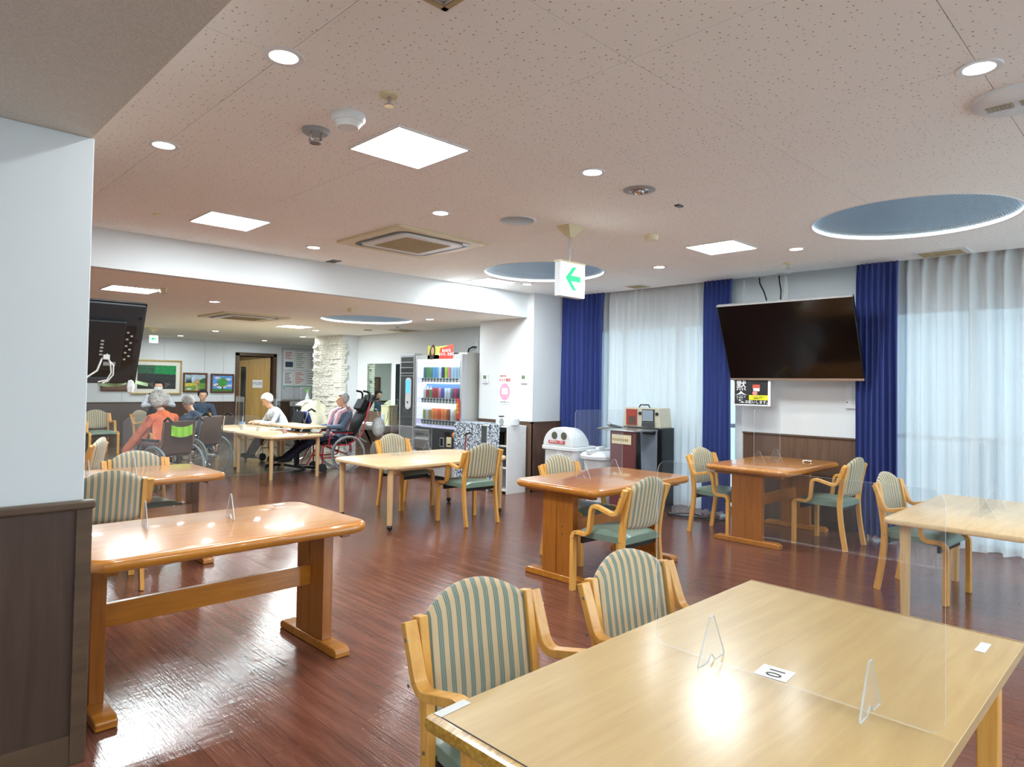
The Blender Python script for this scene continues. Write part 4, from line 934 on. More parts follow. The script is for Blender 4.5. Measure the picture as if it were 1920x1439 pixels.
pr_ = B(-.03, -.02, .02, .09, .98, 1.28).build('side_card', 'red_print', t, smooth=False); text('新\n商\n品', .055, 'yellow_print', t, (-.032, .055, 1.13), R_MX)
cols = [('teal', (70, 130, 140)), ('green', (120, 170, 120)), ('green', (110, 160, 110)), ('pale blue', (120, 180, 225)), ('pale blue', (110, 170, 220)), ('white', (220, 225, 235)), ('navy', (40, 50, 110)), ('lime', (180, 215, 60)), ('pink', (230, 140, 150)), ('clear', (190, 215, 235)), ('clear', (180, 210, 235)), ('clear', (185, 212, 235)),
        ('white', (225, 215, 215)), ('red', (210, 60, 80)), ('green', (110, 190, 100)), ('red', (200, 60, 70)), ('maroon', (160, 50, 70)), ('pink', (225, 160, 170)), ('blue', (70, 90, 190)), ('white', (225, 225, 235)), ('white', (215, 215, 230)), ('grey', (110, 110, 140)), ('crimson', (190, 40, 80)), ('purple', (90, 60, 120)),
        ('yellow-green', (170, 180, 80)), ('white', (225, 225, 215)), ('amber', (200, 160, 80)), ('orange', (235, 130, 60)), ('orange', (240, 140, 60)), ('red-orange', (230, 90, 50)), ('orange', (240, 120, 50)), ('orange', (240, 140, 70)), ('brown', (150, 80, 50)), ('white', (225, 220, 215)), ('beige', (210, 200, 160)), ('red', (190, 70, 80))]
ordn = ['first', 'second', 'third', 'fourth', 'fifth', 'sixth', 'seventh', 'eighth', 'ninth', 'tenth', 'eleventh', 'twelfth']
bott = {}
for ri, (z, n, hh) in enumerate(rows):
    for k in range(12):
        cn, rgb = cols[ri*12+11-k]; tall = ri == 0 or (k > 8); h_ = hh if tall else hh*.84
        mcap = 'white_plastic'; mm_ = mat('label_'+cn, c(*rgb), .35)
        key = (cn, round(h_, 2))
        nm = 'drink_bottle' if tall else 'drink_can'
        if key not in bott:
            mb = MB()
            if tall: mb.lathe([(.031, 0), (.033, .01), (.033, h_*.70)], seg=14, mi=0).lathe([(.033, h_*.70), (.014, h_*.88), (.012, h_*.93)], seg=14, mi=1).lathe([(.014, h_*.92), (.014, h_)], seg=12, mi=1)
            else: mb.lathe([(.027, 0), (.033, .008), (.033, h_-.01), (.027, h_)], seg=14, mi=0).lathe([(.026, h_-.002), (.026, h_+.001)], seg=12, mi=1)
            o = mb.build(nm, [mm_, M[mcap]], None); bott[key] = o.data
        else: o = bpy.data.objects.new(nm, bott[key]); COL.objects.link(o)
        o.location = (VX+.05, VY0+.115+k*.078, z-.008)
        tag(o, '%s drink sample in the %s row of the vending machine, %s from the left' % (cn, ('top', 'middle', 'bottom')[ri], ordn[11-k]), 'drink', 'drink samples in the vending machine')
# banner on top
t = thing('vending_banner', 'yellow and red cardboard banner on top of the vending machine', 'banner', (VX+.0, 8.02, VZ-.10), 0)
MB().prism([(-.56, .0), (-.06, .0), (-.04, .21), (-.30, .20), (-.56, .22)], 0, .003, mtx=Matrix(((0, 0, 1, 0), (-1, 0, 0, 0), (0, 1, 0, 0), (0, 0, 0, 1)))).build('yellow_card', mat('banner_yellow', c(206, 214, 96), .6), t, smooth=False)
MB().prism([(-.26, .0), (.08, .0), (.09, .23), (-.24, .17)], -.004, -.001, mtx=Matrix(((0, 0, 1, 0), (-1, 0, 0, 0), (0, 1, 0, 0), (0, 0, 0, 1)))).build('red_card', mat('banner_red', c(214, 66, 54), .6), t, smooth=False)
text('まいにち\nおトク、たまる', .055, 'paper', t, (-.006, .08, .10), R_MX, bold=.0012)
MB().prism([(-.43+.07*math.cos(a)+.02*math.sin(a), .11+.12*math.sin(a)) for a in [k*pi/10 for k in range(20)]], -.008, -.004, mtx=Matrix(((0, 0, 1, 0), (-1, 0, 0, 0), (0, 1, 0, 0), (0, 0, 0, 1)))).build('printed_hair', mat('banner_hair', c(66, 48, 40), .7), t, smooth=False)
MB().prism([(-.42+.038*math.cos(a), .13+.065*math.sin(a)) for a in [k*pi/8 for k in range(16)]], -.011, -.008, mtx=Matrix(((0, 0, 1, 0), (-1, 0, 0, 0), (0, 1, 0, 0), (0, 0, 0, 1)))).build('printed_face', mat('banner_skin', c(196, 158, 134), .7), t, smooth=False)
t = thing('power_outlet', 'grey wall outlet with a black plug above the vending machine', 'outlet', (7.40, 8.35, 2.14)); B(-.012, 0, -.05, .05, -.09, .09).build('plate', 'silver', t, bev=.002)
MB().tube([(-.02, 0, -.02), (-.05, .05, -.02), (-.07, .12, -.05), (-.07, .16, -.15)], .014, 8).build('plug_cable', 'black', t)
# tall air unit
t = thing('tall_air_unit', 'tall narrow dark floor unit with louvres left of the vending machine', 'air conditioner', (6.55, 8.935, 0))
MB().box(.0, .5, 0, .40, .03, 1.99).build('cabinet', 'silver', t, bev=.006); B(-.004, .0, .02, .36, .80, 1.62).build('front_panel', mat('charcoal_front', c(58, 64, 66), .35), t)
B(-.003, .0, .02, .36, 1.63, 1.95).build('outlet_recess', 'black', t, smooth=False)
for z in (1.66, 1.75, 1.84, 1.93): B(-.02, .002, .02, .36, z, z+.012).build('louvre', 'silver', t, smooth=False)
B(-.003, .0, .02, .36, .10, .78).build('lower_grille', mat('grille_grey', c(120, 124, 124), .4), t, smooth=False)
for k in range(9): B(-.014, .002, .02, .36, .12+k*.055, .14+k*.055).build('louvre', 'silver', t, smooth=False)
MB().prism(rrect(-.07, .07, -.26, .26, .06), 0, .02, mtx=Matrix(((0, 0, -1, -.004), (-1, 0, 0, .13), (0, 1, 0, 1.33), (0, 0, 0, 1)))).build('control_pad', 'white_plastic', t, bev=.004)
B(-.028, -.023, .08, .18, 1.34, 1.55).build('display', 'blue_screen', t, smooth=False); B(-.028, -.023, .115, .145, 1.17, 1.20).build('button', 'dark_grey', t, smooth=False)
MB().box(.02, .48, .01, .39, 0, .04).build('plinth', 'black', t)

# ================================================================== MIRROR, WASH BASINS, DISPENSER
t = thing('wall_mirror', 'tall frameless mirror on the far white wall left of the floor unit', 'mirror', (7.4, 11.24, 1.39)); B(-.008, 0, -.42, .42, -.49, .48).build('glass', 'mirror', t, smooth=False)
MB().box(-.01, .002, -.43, .43, .48, .488).build('top_clip', 'steel', t)
t = thing('wall_mirror', 'narrow strip of a second mirror right of the tall mirror', 'mirror', (7.4, 10.2, 1.39)); B(-.008, 0, -.42, .47, -.45, .47).build('glass', mat('dark_mirror', c(60, 74, 78), .05, .9), t, smooth=False)
def basin(y, label):
    t = thing('wash_basin', label, 'wash basin', (7.385, y, .70), 0, 'white wash basins')
    prof = [(.0, -.30), (-.36, -.30), (-.46, -.18), (-.48, 0), (-.46, .18), (-.36, .30), (.0, .30)]
    MB().ring_sweep([[Vector((a*.55, b*.6, -.14)) for a, b in prof], [Vector((a*.9, b*.95, -.05)) for a, b in prof], [Vector((a, b, 0)) for a, b in prof], [Vector((a*.93, b*.93, .01)) for a, b in prof], [Vector((a*.9-.01, b*.88, -.015)) for a, b in prof], [Vector((a*.6-.05, b*.5, -.08)) for a, b in prof]]).build('bowl', 'white_plastic', t, ang=50)
    MB().tube([(-.07, 0, 0), (-.07, 0, .22), (-.10, 0, .26), (-.16, 0, .26), (-.18, 0, .22)], .014, 10).build('tap', 'chrome', t)
    MB().tube([(-.2, 0, -.12), (-.2, 0, -.3), (-.05, 0, -.38)], .022, 10).build('waste_pipe', 'white_plastic', t)
    MB().ring_sweep([[Vector((-.30, b, -.12)), Vector((-.24, b, -.12)), Vector((-.0, b, -.62)), Vector((-.0, b, -.48))] for b in (-.29, -.26)]).build('support', 'grey_plastic', t)
basin(10.75, 'white wash basin nearer the floor unit'); basin(11.55, 'white wash basin partly behind the black headrest')
t = thing('water_dispenser', 'pale green jug dispenser standing on the wash basin', 'dispenser', (7.22, 10.60, .71)); MB().prism(rrect(-.11, .11, -.14, .14, .04), 0, .34).build('body', mat('pale_green_jug', c(214, 212, 170), .4), t, bev=.01)
MB().prism(rrect(-.115, .115, -.145, .145, .04), .34, .37).build('lid', 'cream', t, bev=.01); MB().tube([(-.11, -.05, .08), (-.11, -.1, .15), (-.11, -.1, .25), (-.11, -.05, .3)], .01, 8).build('handle', 'cream', t)
B(-.116, -.11, 0.0, .08, .05, .2).build('tag', mat('tag_blue', c(180, 196, 216), .6), t, smooth=False)
# bags and bins near the basins
t = thing('patterned_bag', 'grey and pink patterned bag on the floor behind the pale castor table', 'bag', (6.95, 10.0, 0)); MB().sphere(0, 0, .16, .2, .22, .17, seg=18, rg=10).build('body', 'bag_pink', t); MB().tube([(0, -.08, .3), (0, -.04, .4), (0, .04, .4), (0, .08, .3)], .01, 8).build('strap', 'pink', t)
t = thing('wheeled_stool', 'dark grey round item standing under the wash basins', 'stool', (7.1, 10.75, 0)); MB().lathe([(.14, 0), (.16, .25), (.12, .38), (.001, .40)], seg=20, caps=False).build('body', mat('taupe', c(104, 98, 92), .6), t)
# steel rack with spray bottle beside the column
t = thing('steel_rack', 'small chrome wire rack between the notice board and stone column', 'rack', (6.95, 13.35, 0))
for a in (-.2, .2):
    for b in (-.15, .15): MB().tube([(a, b, 0), (a, b, 1.38)], .012, 8).build('post', 'chrome', t)
for z in (.3, .98, 1.36): B(-.22, .22, -.17, .17, z, z+.012).build('shelf', 'steel', t, smooth=False)
t = thing('spray_bottle', 'white spray bottle with a green nozzle on the chrome rack', 'bottle', (6.93, 13.25, .993)); MB().lathe([(.05, 0), (.055, .05), (.05, .15), (.02, .24), (.02, .27)], seg=18).build('bottle', 'white_plastic', t)
MB().box(-.03, .02, -.015, .015, .27, .36).box(-.07, .0, -.012, .012, .32, .35).build('nozzle', mat('lime_nozzle', c(150, 214, 110), .4), t, bev=.004); B(-.03, .03, -.056, -.05, .06, .12).build('label_patch', 'dark_print', t, smooth=False)

# ================================================================== BINS, LECTERN, SPEAKER
t = thing('recycling_bin', 'large white bin with two round holes and a red label', 'bin', (6.78, 5.78, 0), R(0))
MB().prism(rrect(-.22, .22, -.27, .27, .08), 0, .66).build('body', 'white_plastic', t, bev=.01)
bag_ = MB().grid(lambda u, v: Vector(((.235+.012*math.sin(u*50)+.008*math.sin(v*9+u*20))*math.cos(2*pi*u), (.285+.012*math.sin(u*60))*math.sin(2*pi*u), .44+.25*v)), 60, 5); bag_.build('bin_liner', 'bag_white', t, ang=180)
MB().prism(rrect(-.25, .25, -.30, .30, .08), .66, .71).build('lid_rim', 'white_plastic', t, bev=.01)
pr = [(-.26*math.cos(a), .25*math.sin(a)) for a in [k*pi/14 for k in range(15)]]
lid = MB().ring_sweep([[Vector((x_, a, .71+b)) for a, b in [(q[0]*s, q[1]*s) for q in pr]] for x_, s in ((-.235, .98), (-.10, 1.0), (.10, .92), (.24, .55))]).build('domed_lid', 'white_plastic', t, bev=.012, ang=50)
for y in (-.10, .06): MB().lathe([(.048, 0), (.048, .004)], seg=20, mtx=Matrix.Translation((-.236, y-.01, .85))@Matrix.Rotation(-pi/2, 4, 'Y')).build('hole', mat('bin_hole', c(84, 86, 70), .7), t)
B(-.242, -.236, -.13, .15, .745, .785).build('red_label', 'red_print', t, smooth=False); text('あきかん・びん', .034, 'paper', t, (-.2435, .01, .765), R_MX, bold=.0008)
t = thing('lidded_bin', 'smaller white round bin with a handled lid', 'bin', (6.70, 5.20, 0))
MB().lathe([(.17, 0), (.20, .58), (.21, .60)], seg=28).build('body', 'white_plastic', t)
MB().lathe([(.245, .60), (.25, .635), (.22, .665), (.1, .69), (.001, .69)], seg=28, caps=False).build('lid', 'white_plastic', t)
MB().box(-.24, .24, -.035, .035, .655, .715).box(-.06, .06, -.03, .03, .70, .745).build('lid_handle', 'white_plastic', t, bev=.012)
MB().lathe([(.24, .0), (.24, .03)], seg=28).build('base_ring', 'grey_plastic', t)
t = thing('karaoke_trolley', 'maroon-fronted equipment trolley with a cream name plate', 'trolley', (6.50, 4.73, 0), R(-6))
MB().box(.0, .05, -.19, .19, .06, .97).build('front_board', mat('maroon_board', c(104, 56, 58), .4), t, bev=.015)
MB().box(.05, .42, -.21, .21, .06, .12).build('base', 'black', t)
B(-.006, .0, -.15, .15, .82, .93).build('name_plate', 'cream', t, bev=.002)
for k in range(8): B(-.008, -.005, .12-k*.032, .135-k*.032, .855, .885).build('plate_stud', 'gold', t, smooth=False)
MB().box(-.02, .42, -.20, .24, .97, .985).build('top_tray', 'steel', t, bev=.004); MB().tube([(0, .26, .985), (-.05, .34, .985), (.05, .40, .985), (.3, .38, .985), (.4, .26, .985)], .012, 8).build('tray_hoop', 'chrome', t)
for a in (.05, .38):
    for b in (-.2, .2): MB().lathe([(.05, -.02), (.05, .02)], seg=18, mtx=Matrix.Translation((a, b, .05))@Matrix.Rotation(pi/2, 4, 'X')).build('wheel', 'black', t)
MB().sphere(-.10, -.16, .12, .08, .10, .11, seg=14, rg=8).build('motor_cover', 'dark_grey', t)
t = thing('microphone', 'silver microphone heads on the trolley tray', 'microphone', (6.52, 4.88, 1.012)); MB().sphere(0, .05, .03, .028, seg=14, rg=8).build('grille', 'steel', t); MB().tube([(0, .03, .02), (.02, -.12, .0)], [.02, .013], 10).build('handle', 'dark_grey', t)
t = thing('speaker_cabinet', 'tall black speaker cabinet with a grey grille in front of the sheer curtain', 'speaker', (6.98, 4.50, 0))
MB().box(0, .27, -.02, .56, .04, 1.0).build('cabinet', 'black', t, bev=.01)
MB().prism([(-.25, 0), (-.05, .0), (-.05, .93), (-.29, .93)], 0, .012, mtx=Matrix(((0, 0, -1, 0), (-1, 0, 0, 0.0), (0, 1, 0, .05), (0, 0, 0, 1)))).build('grille', mat('grey_speaker_cloth', c(134, 144, 158), .8), t, smooth=False)
MB().prism([(-.24, .86), (-.07, .86), (-.05, .93), (-.27, .93)], .012, .03, mtx=Matrix(((0, 0, -1, 0), (-1, 0, 0, 0.0), (0, 1, 0, .06), (0, 0, 0, 1)))).build('badge', 'black', t, smooth=False)
text('DAIICHI', .04, 'silver', t, (-.032, .165, .96), R_MX)
MB().box(.02, .26, 0.0, .54, 0, .05).build('plinth', 'dark_grey', t)
t = thing('karaoke_unit', 'cream karaoke machine with red side and grey screen on the speaker', 'karaoke machine', (7.0, 4.78, 1.0))
MB().prism([(-.20, 0), (.36, 0), (.33, .24), (-.17, .24)], 0, .26, mtx=Matrix(((0, 0, 1, 0), (-1, 0, 0, .10), (0, 1, 0, 0), (0, 0, 0, 1)))).build('housing', mat('putty_plastic', c(190, 184, 164), .4), t, bev=.006)
B(-.012, 0, .08, .24, .02, .22).build('red_side', mat('brick_red', c(150, 56, 44), .5), t, bev=.003); B(-.016, -.011, .10, .20, .04, .13).build('red_inset', 'vinyl_brown', t, smooth=False)
B(-.014, 0, -.175, .0, .07, .225).build('bezel', 'black', t, bev=.003); B(-.018, -.013, -.165, -.01, .08, .215).build('screen', mat('dim_grey_screen', c(140, 150, 162), .2), t, smooth=False)
MB().lathe([(.022, 0), (.02, .012)], seg=14, mtx=Matrix.Translation((-.0, .035, .17))@Matrix.Rotation(-pi/2, 4, 'Y')).build('knob', 'black', t)
MB().lathe([(.022, 0), (.02, .012)], seg=14, mtx=Matrix.Translation((-.0, -.21, .17))@Matrix.Rotation(-pi/2, 4, 'Y')).build('knob', 'black', t)
B(-.02, 0, -.18, .0, .01, .065).build('button_bank', 'dark_grey', t, bev=.003); MB().tube([(.1, .12, .24), (.1, .10, .275), (.1, -.02, .275), (.1, -.04, .24)], .009, 8).build('carry_handle', 'black', t)
t = thing('speaker_cable', 'dark cable pile on the floor below the sheer curtain', 'cable', (6.95, 4.0, 0)); MB().tube([(.1*math.cos(a)+.03*math.sin(3*a), .35*math.sin(a*.7), .012+.01*math.sin(a*2)**2) for a in [k*.35 for k in range(30)]], .01, 6).build('cord', 'black', t)
tag(t.children[0] if t.children else t)

# ================================================================== LEFT TELEVISION (seen from behind)
t = thing('hanging_television', 'black television seen from behind beside the near white wall', 'television', (1.167, 4.10, 1.92), 0)
sh = Matrix(((1, 0, 0, 0), (0, 1, -.43, 0), (0, 0, 1, 0), (0, 0, 0, 1))); sh = Matrix.Rotation(R(-0), 4, 'Z')@Matrix.Rotation(R(23.5), 4, 'X')
q = dict(mtx=sh)
MB().box(-1.05, 0, 0, .02, -.49, 0, **q).build('screen_panel', 'black', t, bev=.004)
MB().box(-1.04, -.01, -.02, .0, -.482, -.008, **q).build('rear_shell', mat('charcoal_shell', c(40, 43, 48), .45), t, bev=.008)
MB().box(-1.0, -.10, -.045, -.02, -.40, -.10, **q).build('rear_hump', mat('charcoal_hump', c(32, 36, 40), .4), t, bev=.01)
MB().box(-.10, -.045, -.030, -.019, -.36, -.13, **q).build('port_bay', 'black', t)
rn = random.Random(5)
for k in range(9): B(-.092+.02*(k % 2), -.08+.02*(k % 2), -.036, -.030, -.33+k*.02, -.322+k*.02, **q).build('port', 'silver', t, smooth=False)
for k in range(5): B(-.215, -.20, -.05, -.044, -.30+k*.02, -.292+k*.02, **q).build('port', 'silver', t, smooth=False)
B(-.19, -.13, -.05, -.044, -.36, -.34, **q).build('rating_plate', 'grey_plastic', t, smooth=False)
for zz in (-.08, -.22, -.34, -.44): MB().cyl(0, 0, 0, .003, .006, 10, mtx=sh@Matrix.Translation((-.03, -.022, zz))@Matrix.Rotation(pi/2, 4, 'X')).build('screw', 'black', t)
MB().box(-.75, -.14, -.03, -.018, -.475, -.44, **q).build('bottom_rib', mat('charcoal_rib', c(66, 70, 78), .45), t, bev=.004)
MB().box(-.72, -.60, -.12, -.04, -.42, -.05, **q).build('mount_plate', 'dark_grey', t)
MB().tube([(-.66, -.12, -.22), (-.66, -.86, -.22)], .02, 8).build('mount_arm', 'dark_grey', t)
mb = MB().tube([(.95, 4.03, 1.62), (.93, 4.02, 1.60), (.91, 4.02, 1.54), (.86, 4.02, 1.50), (.78, 3.7, 1.46), (.6, 3.24, 1.45)], .005, 8)
mb.tube([(.96, 4.05, 1.63), (.975, 4.04, 1.58), (.98, 4.04, 1.53), (.96, 4.04, 1.49), (.92, 4.04, 1.48)], .004, 8).tube([(.95, 4.05, 1.62), (.99, 4.04, 1.57), (.99, 4.04, 1.52), (.965, 4.04, 1.485), (.94, 4.04, 1.475)], .004, 8).box(.935, .965, 4.01, 4.03, 1.60, 1.625)
tag(mb.build('television_cable', 'cable_white'), 'white looped cables plugged into the rear of the black television', 'cable')
tag(MB().sphere(0, 0, 0, .024, .02, .045, seg=5, rg=4).build('paper_ornament', 'paper', None, smooth=False, loc=(1.135, 4.27, 1.455)), 'crumpled white paper ornament at the black television corner', 'ornament')
tag(MB().grid(lambda u, v: Vector((u*.26, .03*math.sin(u*9), v*.02-.01*math.sin(u*7))), 14, 2).build('paper_garland', mat('pale_green_paper', c(190, 220, 170), .7), None, loc=(.98, 4.30, 1.462)), 'pale green paper garland under the black television', 'ornament')

# ================================================================== BACK WALL PICTURES, NOTICE BOARD
def painting(x0, x1, z0, z1, fm, label, draw, mat_w=0.0, fw=.04):
    t = thing('framed_picture', label, 'picture', ((x0+x1)/2, YB-.005, (z0+z1)/2)); W, Hh = (x1-x0)/2, (z1-z0)/2
    MB().box(-W, W, -.04, 0, Hh-fw, Hh).box(-W, W, -.04, 0, -Hh, -Hh+fw).box(-W, -W+fw, -.04, 0, -Hh+fw, Hh-fw).box(W-fw, W, -.04, 0, -Hh+fw, Hh-fw).build('frame', fm, t, bev=.006)
    if mat_w: B(-W+fw, W-fw, -.018, -.012, -Hh+fw, Hh-fw).build('mount_board', mat('mount_cream', c(226, 222, 208), .7), t, smooth=False)
    draw(t, W-fw-mat_w, Hh-fw-mat_w); return t
def flat(poly, y, col, t, name):
    MB().prism(poly, 0, .001, mtx=Matrix(((1, 0, 0, 0), (0, 0, 1, y), (0, 1, 0, 0), (0, 0, 0, 1)))).build(name, mat('paint_%d_%d_%d' % col, c(*col), .6, noise_amt=.35, noise_scale=30), t, smooth=False)
def ell(cx, cz, rx, rz, n=16, w=.0): return [(cx+rx*math.cos(a)*(1+w*math.sin(5*a)), cz+rz*math.sin(a)*(1+w*math.cos(4*a))) for a in [2*pi*k/n for k in range(n)]]
def d_green(t, W, Hh):
    flat([(-W, -Hh), (W, -Hh), (W, Hh), (-W, Hh)], -.020, (44, 48, 46), t, 'dark_ground')
    flat([(-W*.1, Hh*.28), (W, Hh*.22), (W, Hh), (-W*.1, Hh)], -.022, (20, 132, 70), t, 'green_field'); flat([(-W, Hh*.3), (-W*.1, Hh*.28), (-W*.1, Hh), (-W, Hh)], -.022, (46, 92, 66), t, 'grey_green_field')
    flat(ell(.05, -Hh*.65, W*.55, Hh*.3, 20, .2), -.023, (86, 84, 78), t, 'grey_hill')
def d_house(t, W, Hh):
    flat([(-W, -Hh), (W, -Hh), (W, Hh), (-W, Hh)], -.020, (176, 196, 208), t, 'sky'); flat([(-W, -Hh), (W, -Hh), (W, -Hh*.05), (-W, Hh*.05)], -.021, (112, 150, 66), t, 'meadow')
    flat([(-W, -Hh*.5), (W*.2, -Hh*.35), (W*.2, -Hh*.1), (-W, 0)], -.022, (206, 186, 70), t, 'yellow_field'); flat([(0, 0), (W, -.02), (W, Hh*.6), (W*.7, Hh*.5)], -.022, (52, 100, 60), t, 'hill')
    for k in (-.8, -.62, -.45): flat([(W*k-.03, Hh*-.05), (W*k+.03, Hh*-.05), (W*k, Hh*.75)], -.023, (50, 76, 78), t, 'tree')
    flat([(-W*.1, -Hh*.05), (W*.45, -Hh*.05), (W*.25, Hh*.45), (0, Hh*.35)], -.024, (200, 150, 100), t, 'house'); flat(ell(-W*.6, -Hh*.8, W*.3, Hh*.1), -.024, (200, 214, 206), t, 'pond')
    flat([(W*.0, -Hh), (W*.3, -Hh), (W*.2, -Hh*.1), (W*.12, -Hh*.1)], -.024, (196, 160, 120), t, 'path')
def d_tree(t, W, Hh):
    flat([(-W, -Hh), (W, -Hh), (W, Hh), (-W, Hh)], -.020, (96, 150, 214), t, 'sky'); flat([(-W, -Hh), (W, -Hh), (W, -Hh*.72), (-W, -Hh*.7)], -.022, (60, 130, 60), t, 'grass')
    for a, b, r in ((-.6, -.2, .35), (.7, -.3, .3), (.6, .5, .28), (-.5, .7, .3), (-.1, -.4, .5)): flat(ell(W*a, Hh*b, W*r, Hh*r*.5, 14, .1), -.0215, (214, 206, 218), t, 'cloud')
    flat([(-.02, -Hh*.8), (.02, -Hh*.8), (.012, 0), (-.012, 0)], -.023, (90, 70, 50), t, 'trunk'); flat(ell(0, Hh*.12, W*.48, Hh*.55, 22, .06), -.024, (74, 150, 62), t, 'crown')
    flat([(.05, -Hh*.85), (W*.5, -Hh), (.1, -Hh), ], -.0235, (210, 180, 140), t, 'path')
def d_plain(t, W, Hh): flat([(-W, -Hh), (W, -Hh), (W, Hh), (-W, Hh)], -.020, (120, 96, 76), t, 'print')
painting(4.42, 5.48, 1.15, 1.94, 'gold', 'large gold-framed green and dark abstract picture on the back wall', d_green, .09, .035)
painting(5.515, 6.065, 1.20, 1.665, 'frame_brown', 'brown-framed painting of a thatched house and hills', d_house)
painting(6.145, 6.705, 1.19, 1.655, 'frame_brown', 'brown-framed painting of a round green tree', d_tree)
painting(3.83, 4.38, 1.22, 1.66, 'frame_brown', 'brown-framed picture mostly hidden by the black television', d_plain)
t = thing('notice_board', 'white notice board covered with papers right of the yellow door', 'notice board', (8.55, YB-.003, 1.68))
MB().box(-.62, .62, -.03, 0, -.68, .68).build('frame', 'silver', t, bev=.004); B(-.59, .59, -.034, -.028, -.64, .65).build('surface', mat('board_white', c(206, 210, 216), .35), t, smooth=False)
def paper(x0, x1, z0, z1, rows_, m='dark_print', pic=False, name='notice'):
    p = B(x0, x1, -.037, -.033, z0, z1).build(name, 'paper', t, smooth=False); mb = MB(); z = z1-.04; r_ = random.Random(int(x0*100+z0*77)+9)
    for k in range(rows_): mb.box(x0+.03, x0+.03+(x1-x0-.06)*r_.uniform(.5, 1), -.039, -.0365, z-.015, z); z -= (z1-z0-.06)/rows_ * (.45 if pic else 1)
    mb.build('printed_lines', m, p, smooth=False)
    if pic: B(x0+.04, x1-.04, -.039, -.036, z0+.07, z0+(z1-z0)*.42).build('photo_print', 'denim', p, smooth=False)
paper(-.57, -.28, .12, .62, 5, 'red_print', True); paper(-.26, .10, .12, .60, 8, 'green_lcd'); paper(.12, .5, .12, .62, 8, 'dark_print')
paper(-.57, -.3, -.28, .08, 7); paper(-.28, .04, -.28, .09, 7, 'red_print'); paper(.06, .5, -.30, .08, 5)
B(-.58, .5, -.045, -.03, -.32, -.305).build('magnet_strip', 'tape_green', t, smooth=False); B(-.56, -.54, -.045, -.034, -.38, -.355).build('magnet', 'black', t)
B(.36, .43, -.045, -.034, -.24, -.20).build('magnet', 'vinyl_brown', t)
t = thing('office_printer', 'black and white copier below the notice board', 'printer', (8.35, 15.9, 0)); MB().box(-.35, .35, -.3, .3, 0, .85).build('body', 'dark_grey', t, bev=.01); MB().box(-.36, .36, -.31, .31, .86, .98).build('scanner_lid', 'silver', t, bev=.01)

# ================================================================== WHEELCHAIRS
def wheel(r, tyre, seg=36, spokes=14, w_=.016):
    mbs = MB(); ring = [(r*math.cos(a), 0, r*math.sin(a)) for a in (2*pi*k/seg for k in range(seg))]
    mbs.tube([(p[0]*(r-w_)/r, p[1], p[2]*(r-w_)/r) for p in ring], w_, 10, 0, True); mbs.tube([(p[0]*.87, 0, p[2]*.87) for p in ring], .007, 6, 1, True)
    mbs.tube([(p[0]*.90, -.04, p[2]*.90) for p in ring], .008, 6, 1, True)
    for k in range(spokes):
        a = 2*pi*k/spokes; mbs.tube([(.03*math.cos(a+.3), (-.02 if k % 2 else .02), .03*math.sin(a+.3)), (r*.87*math.cos(a), 0, r*.87*math.sin(a))], .0025, 4, 1)
    mbs.lathe([(.03, -.035), (.03, .035)], seg=14, mi=1, mtx=Matrix.Rotation(pi/2, 4, 'X')); return mbs
def wheelchair(label, x, y, rz, frame='chrome', tyre='rubber', up='vinyl_brown', high=False, recline=0.0, green=False):
    # local: faces +x, wheels at y=+-.27, axle over origin
    t = thing('wheelchair', label, 'wheelchair', (x, y, 0), rz, 'wheelchairs with residents')
    r = .30
    for s in (-1, 1):
        wb = wheel(r, tyre)
        if s > 0: wb.v = [(a, -b, c_) for a, b, c_ in wb.v]
        w0 = wb.build('wheel', [tyre, 'chrome'], t, loc=(0, -s*-.28*1, r)) if False else wb.build('wheel', [tyre, 'chrome'], t, loc=(0, s*.28, r))
        cr = MB().lathe([(.07, -.014), (.075, 0), (.07, .014)], seg=20, mtx=Matrix.Rotation(pi/2, 4, 'X')); cr.build('castor', 'black', t, loc=(.42, s*.22, .075))
        f_ = MB(); bx = -.10-recline*.3; bz = .95+(.22 if high else 0)
        f_.tube(arc([(.42, s*.22, .10), (.42, s*.22, .22), (.42, s*.24, .44), (-.02, s*.24, .44), (bx+.06*0, s*.24, .60), (bx-.05-recline*.2, s*.24, bz)], .06), .013, 8)
        f_.tube(arc([(.42, s*.24, .24), (-.02, s*.24, .24), (-.05, s*.24, .45)], .05), .012, 8)
        f_.tube(arc([(-.08, s*.26, .64), (.30, s*.26, .66), (.34, s*.26, .45)], .06), .012, 8)
        f_.tube(arc([(.44, s*.18, .44), (.52, s*.16, .38), (.66, s*.14, .12)], .05), .011, 8)
        f_.build('side_frame', frame, t)
        MB().tube([(bx-.05-recline*.2, s*.24, bz-.01), (bx-.12-recline*.2, s*.24, bz+.03), (bx-.20-recline*.2, s*.24, bz+(-.02 if not high else .05))], .017, 8).build('push_handle', 'black', t)
        MB().box(-.06, .28, s*.26-.025, s*.26+.025, .655, .685).build('armrest', 'black', t, bev=.008)
        MB().box(.60, .74, s*.10-.06, s*.10+.06, .10, .115).build('footplate', 'black', t)
    sr = .02
    MB().box(-.05, .42, -.22, .22, .45, .50).build('seat_cushion', up, t, bev=.015)
    lean = math.atan2(.05+recline*.45, .5); zt = .95+(.35 if high else 0)
    mt = Matrix.Translation((-.06, 0, .48))@Matrix.Rotation(-lean, 4, 'Y'); hh = (zt-.48)/math.cos(lean)
    MB().box(-.03, .01, -.225, .225, 0, hh-.02, mtx=mt).build('backrest', up, t, bev=.012)
    MB().tube([(.0, -.24, .28), (.3, .24, .42)], .011, 6).tube([(.0, .24, .28), (.3, -.24, .42)], .011, 6).build('cross_brace', frame, t)
    return t
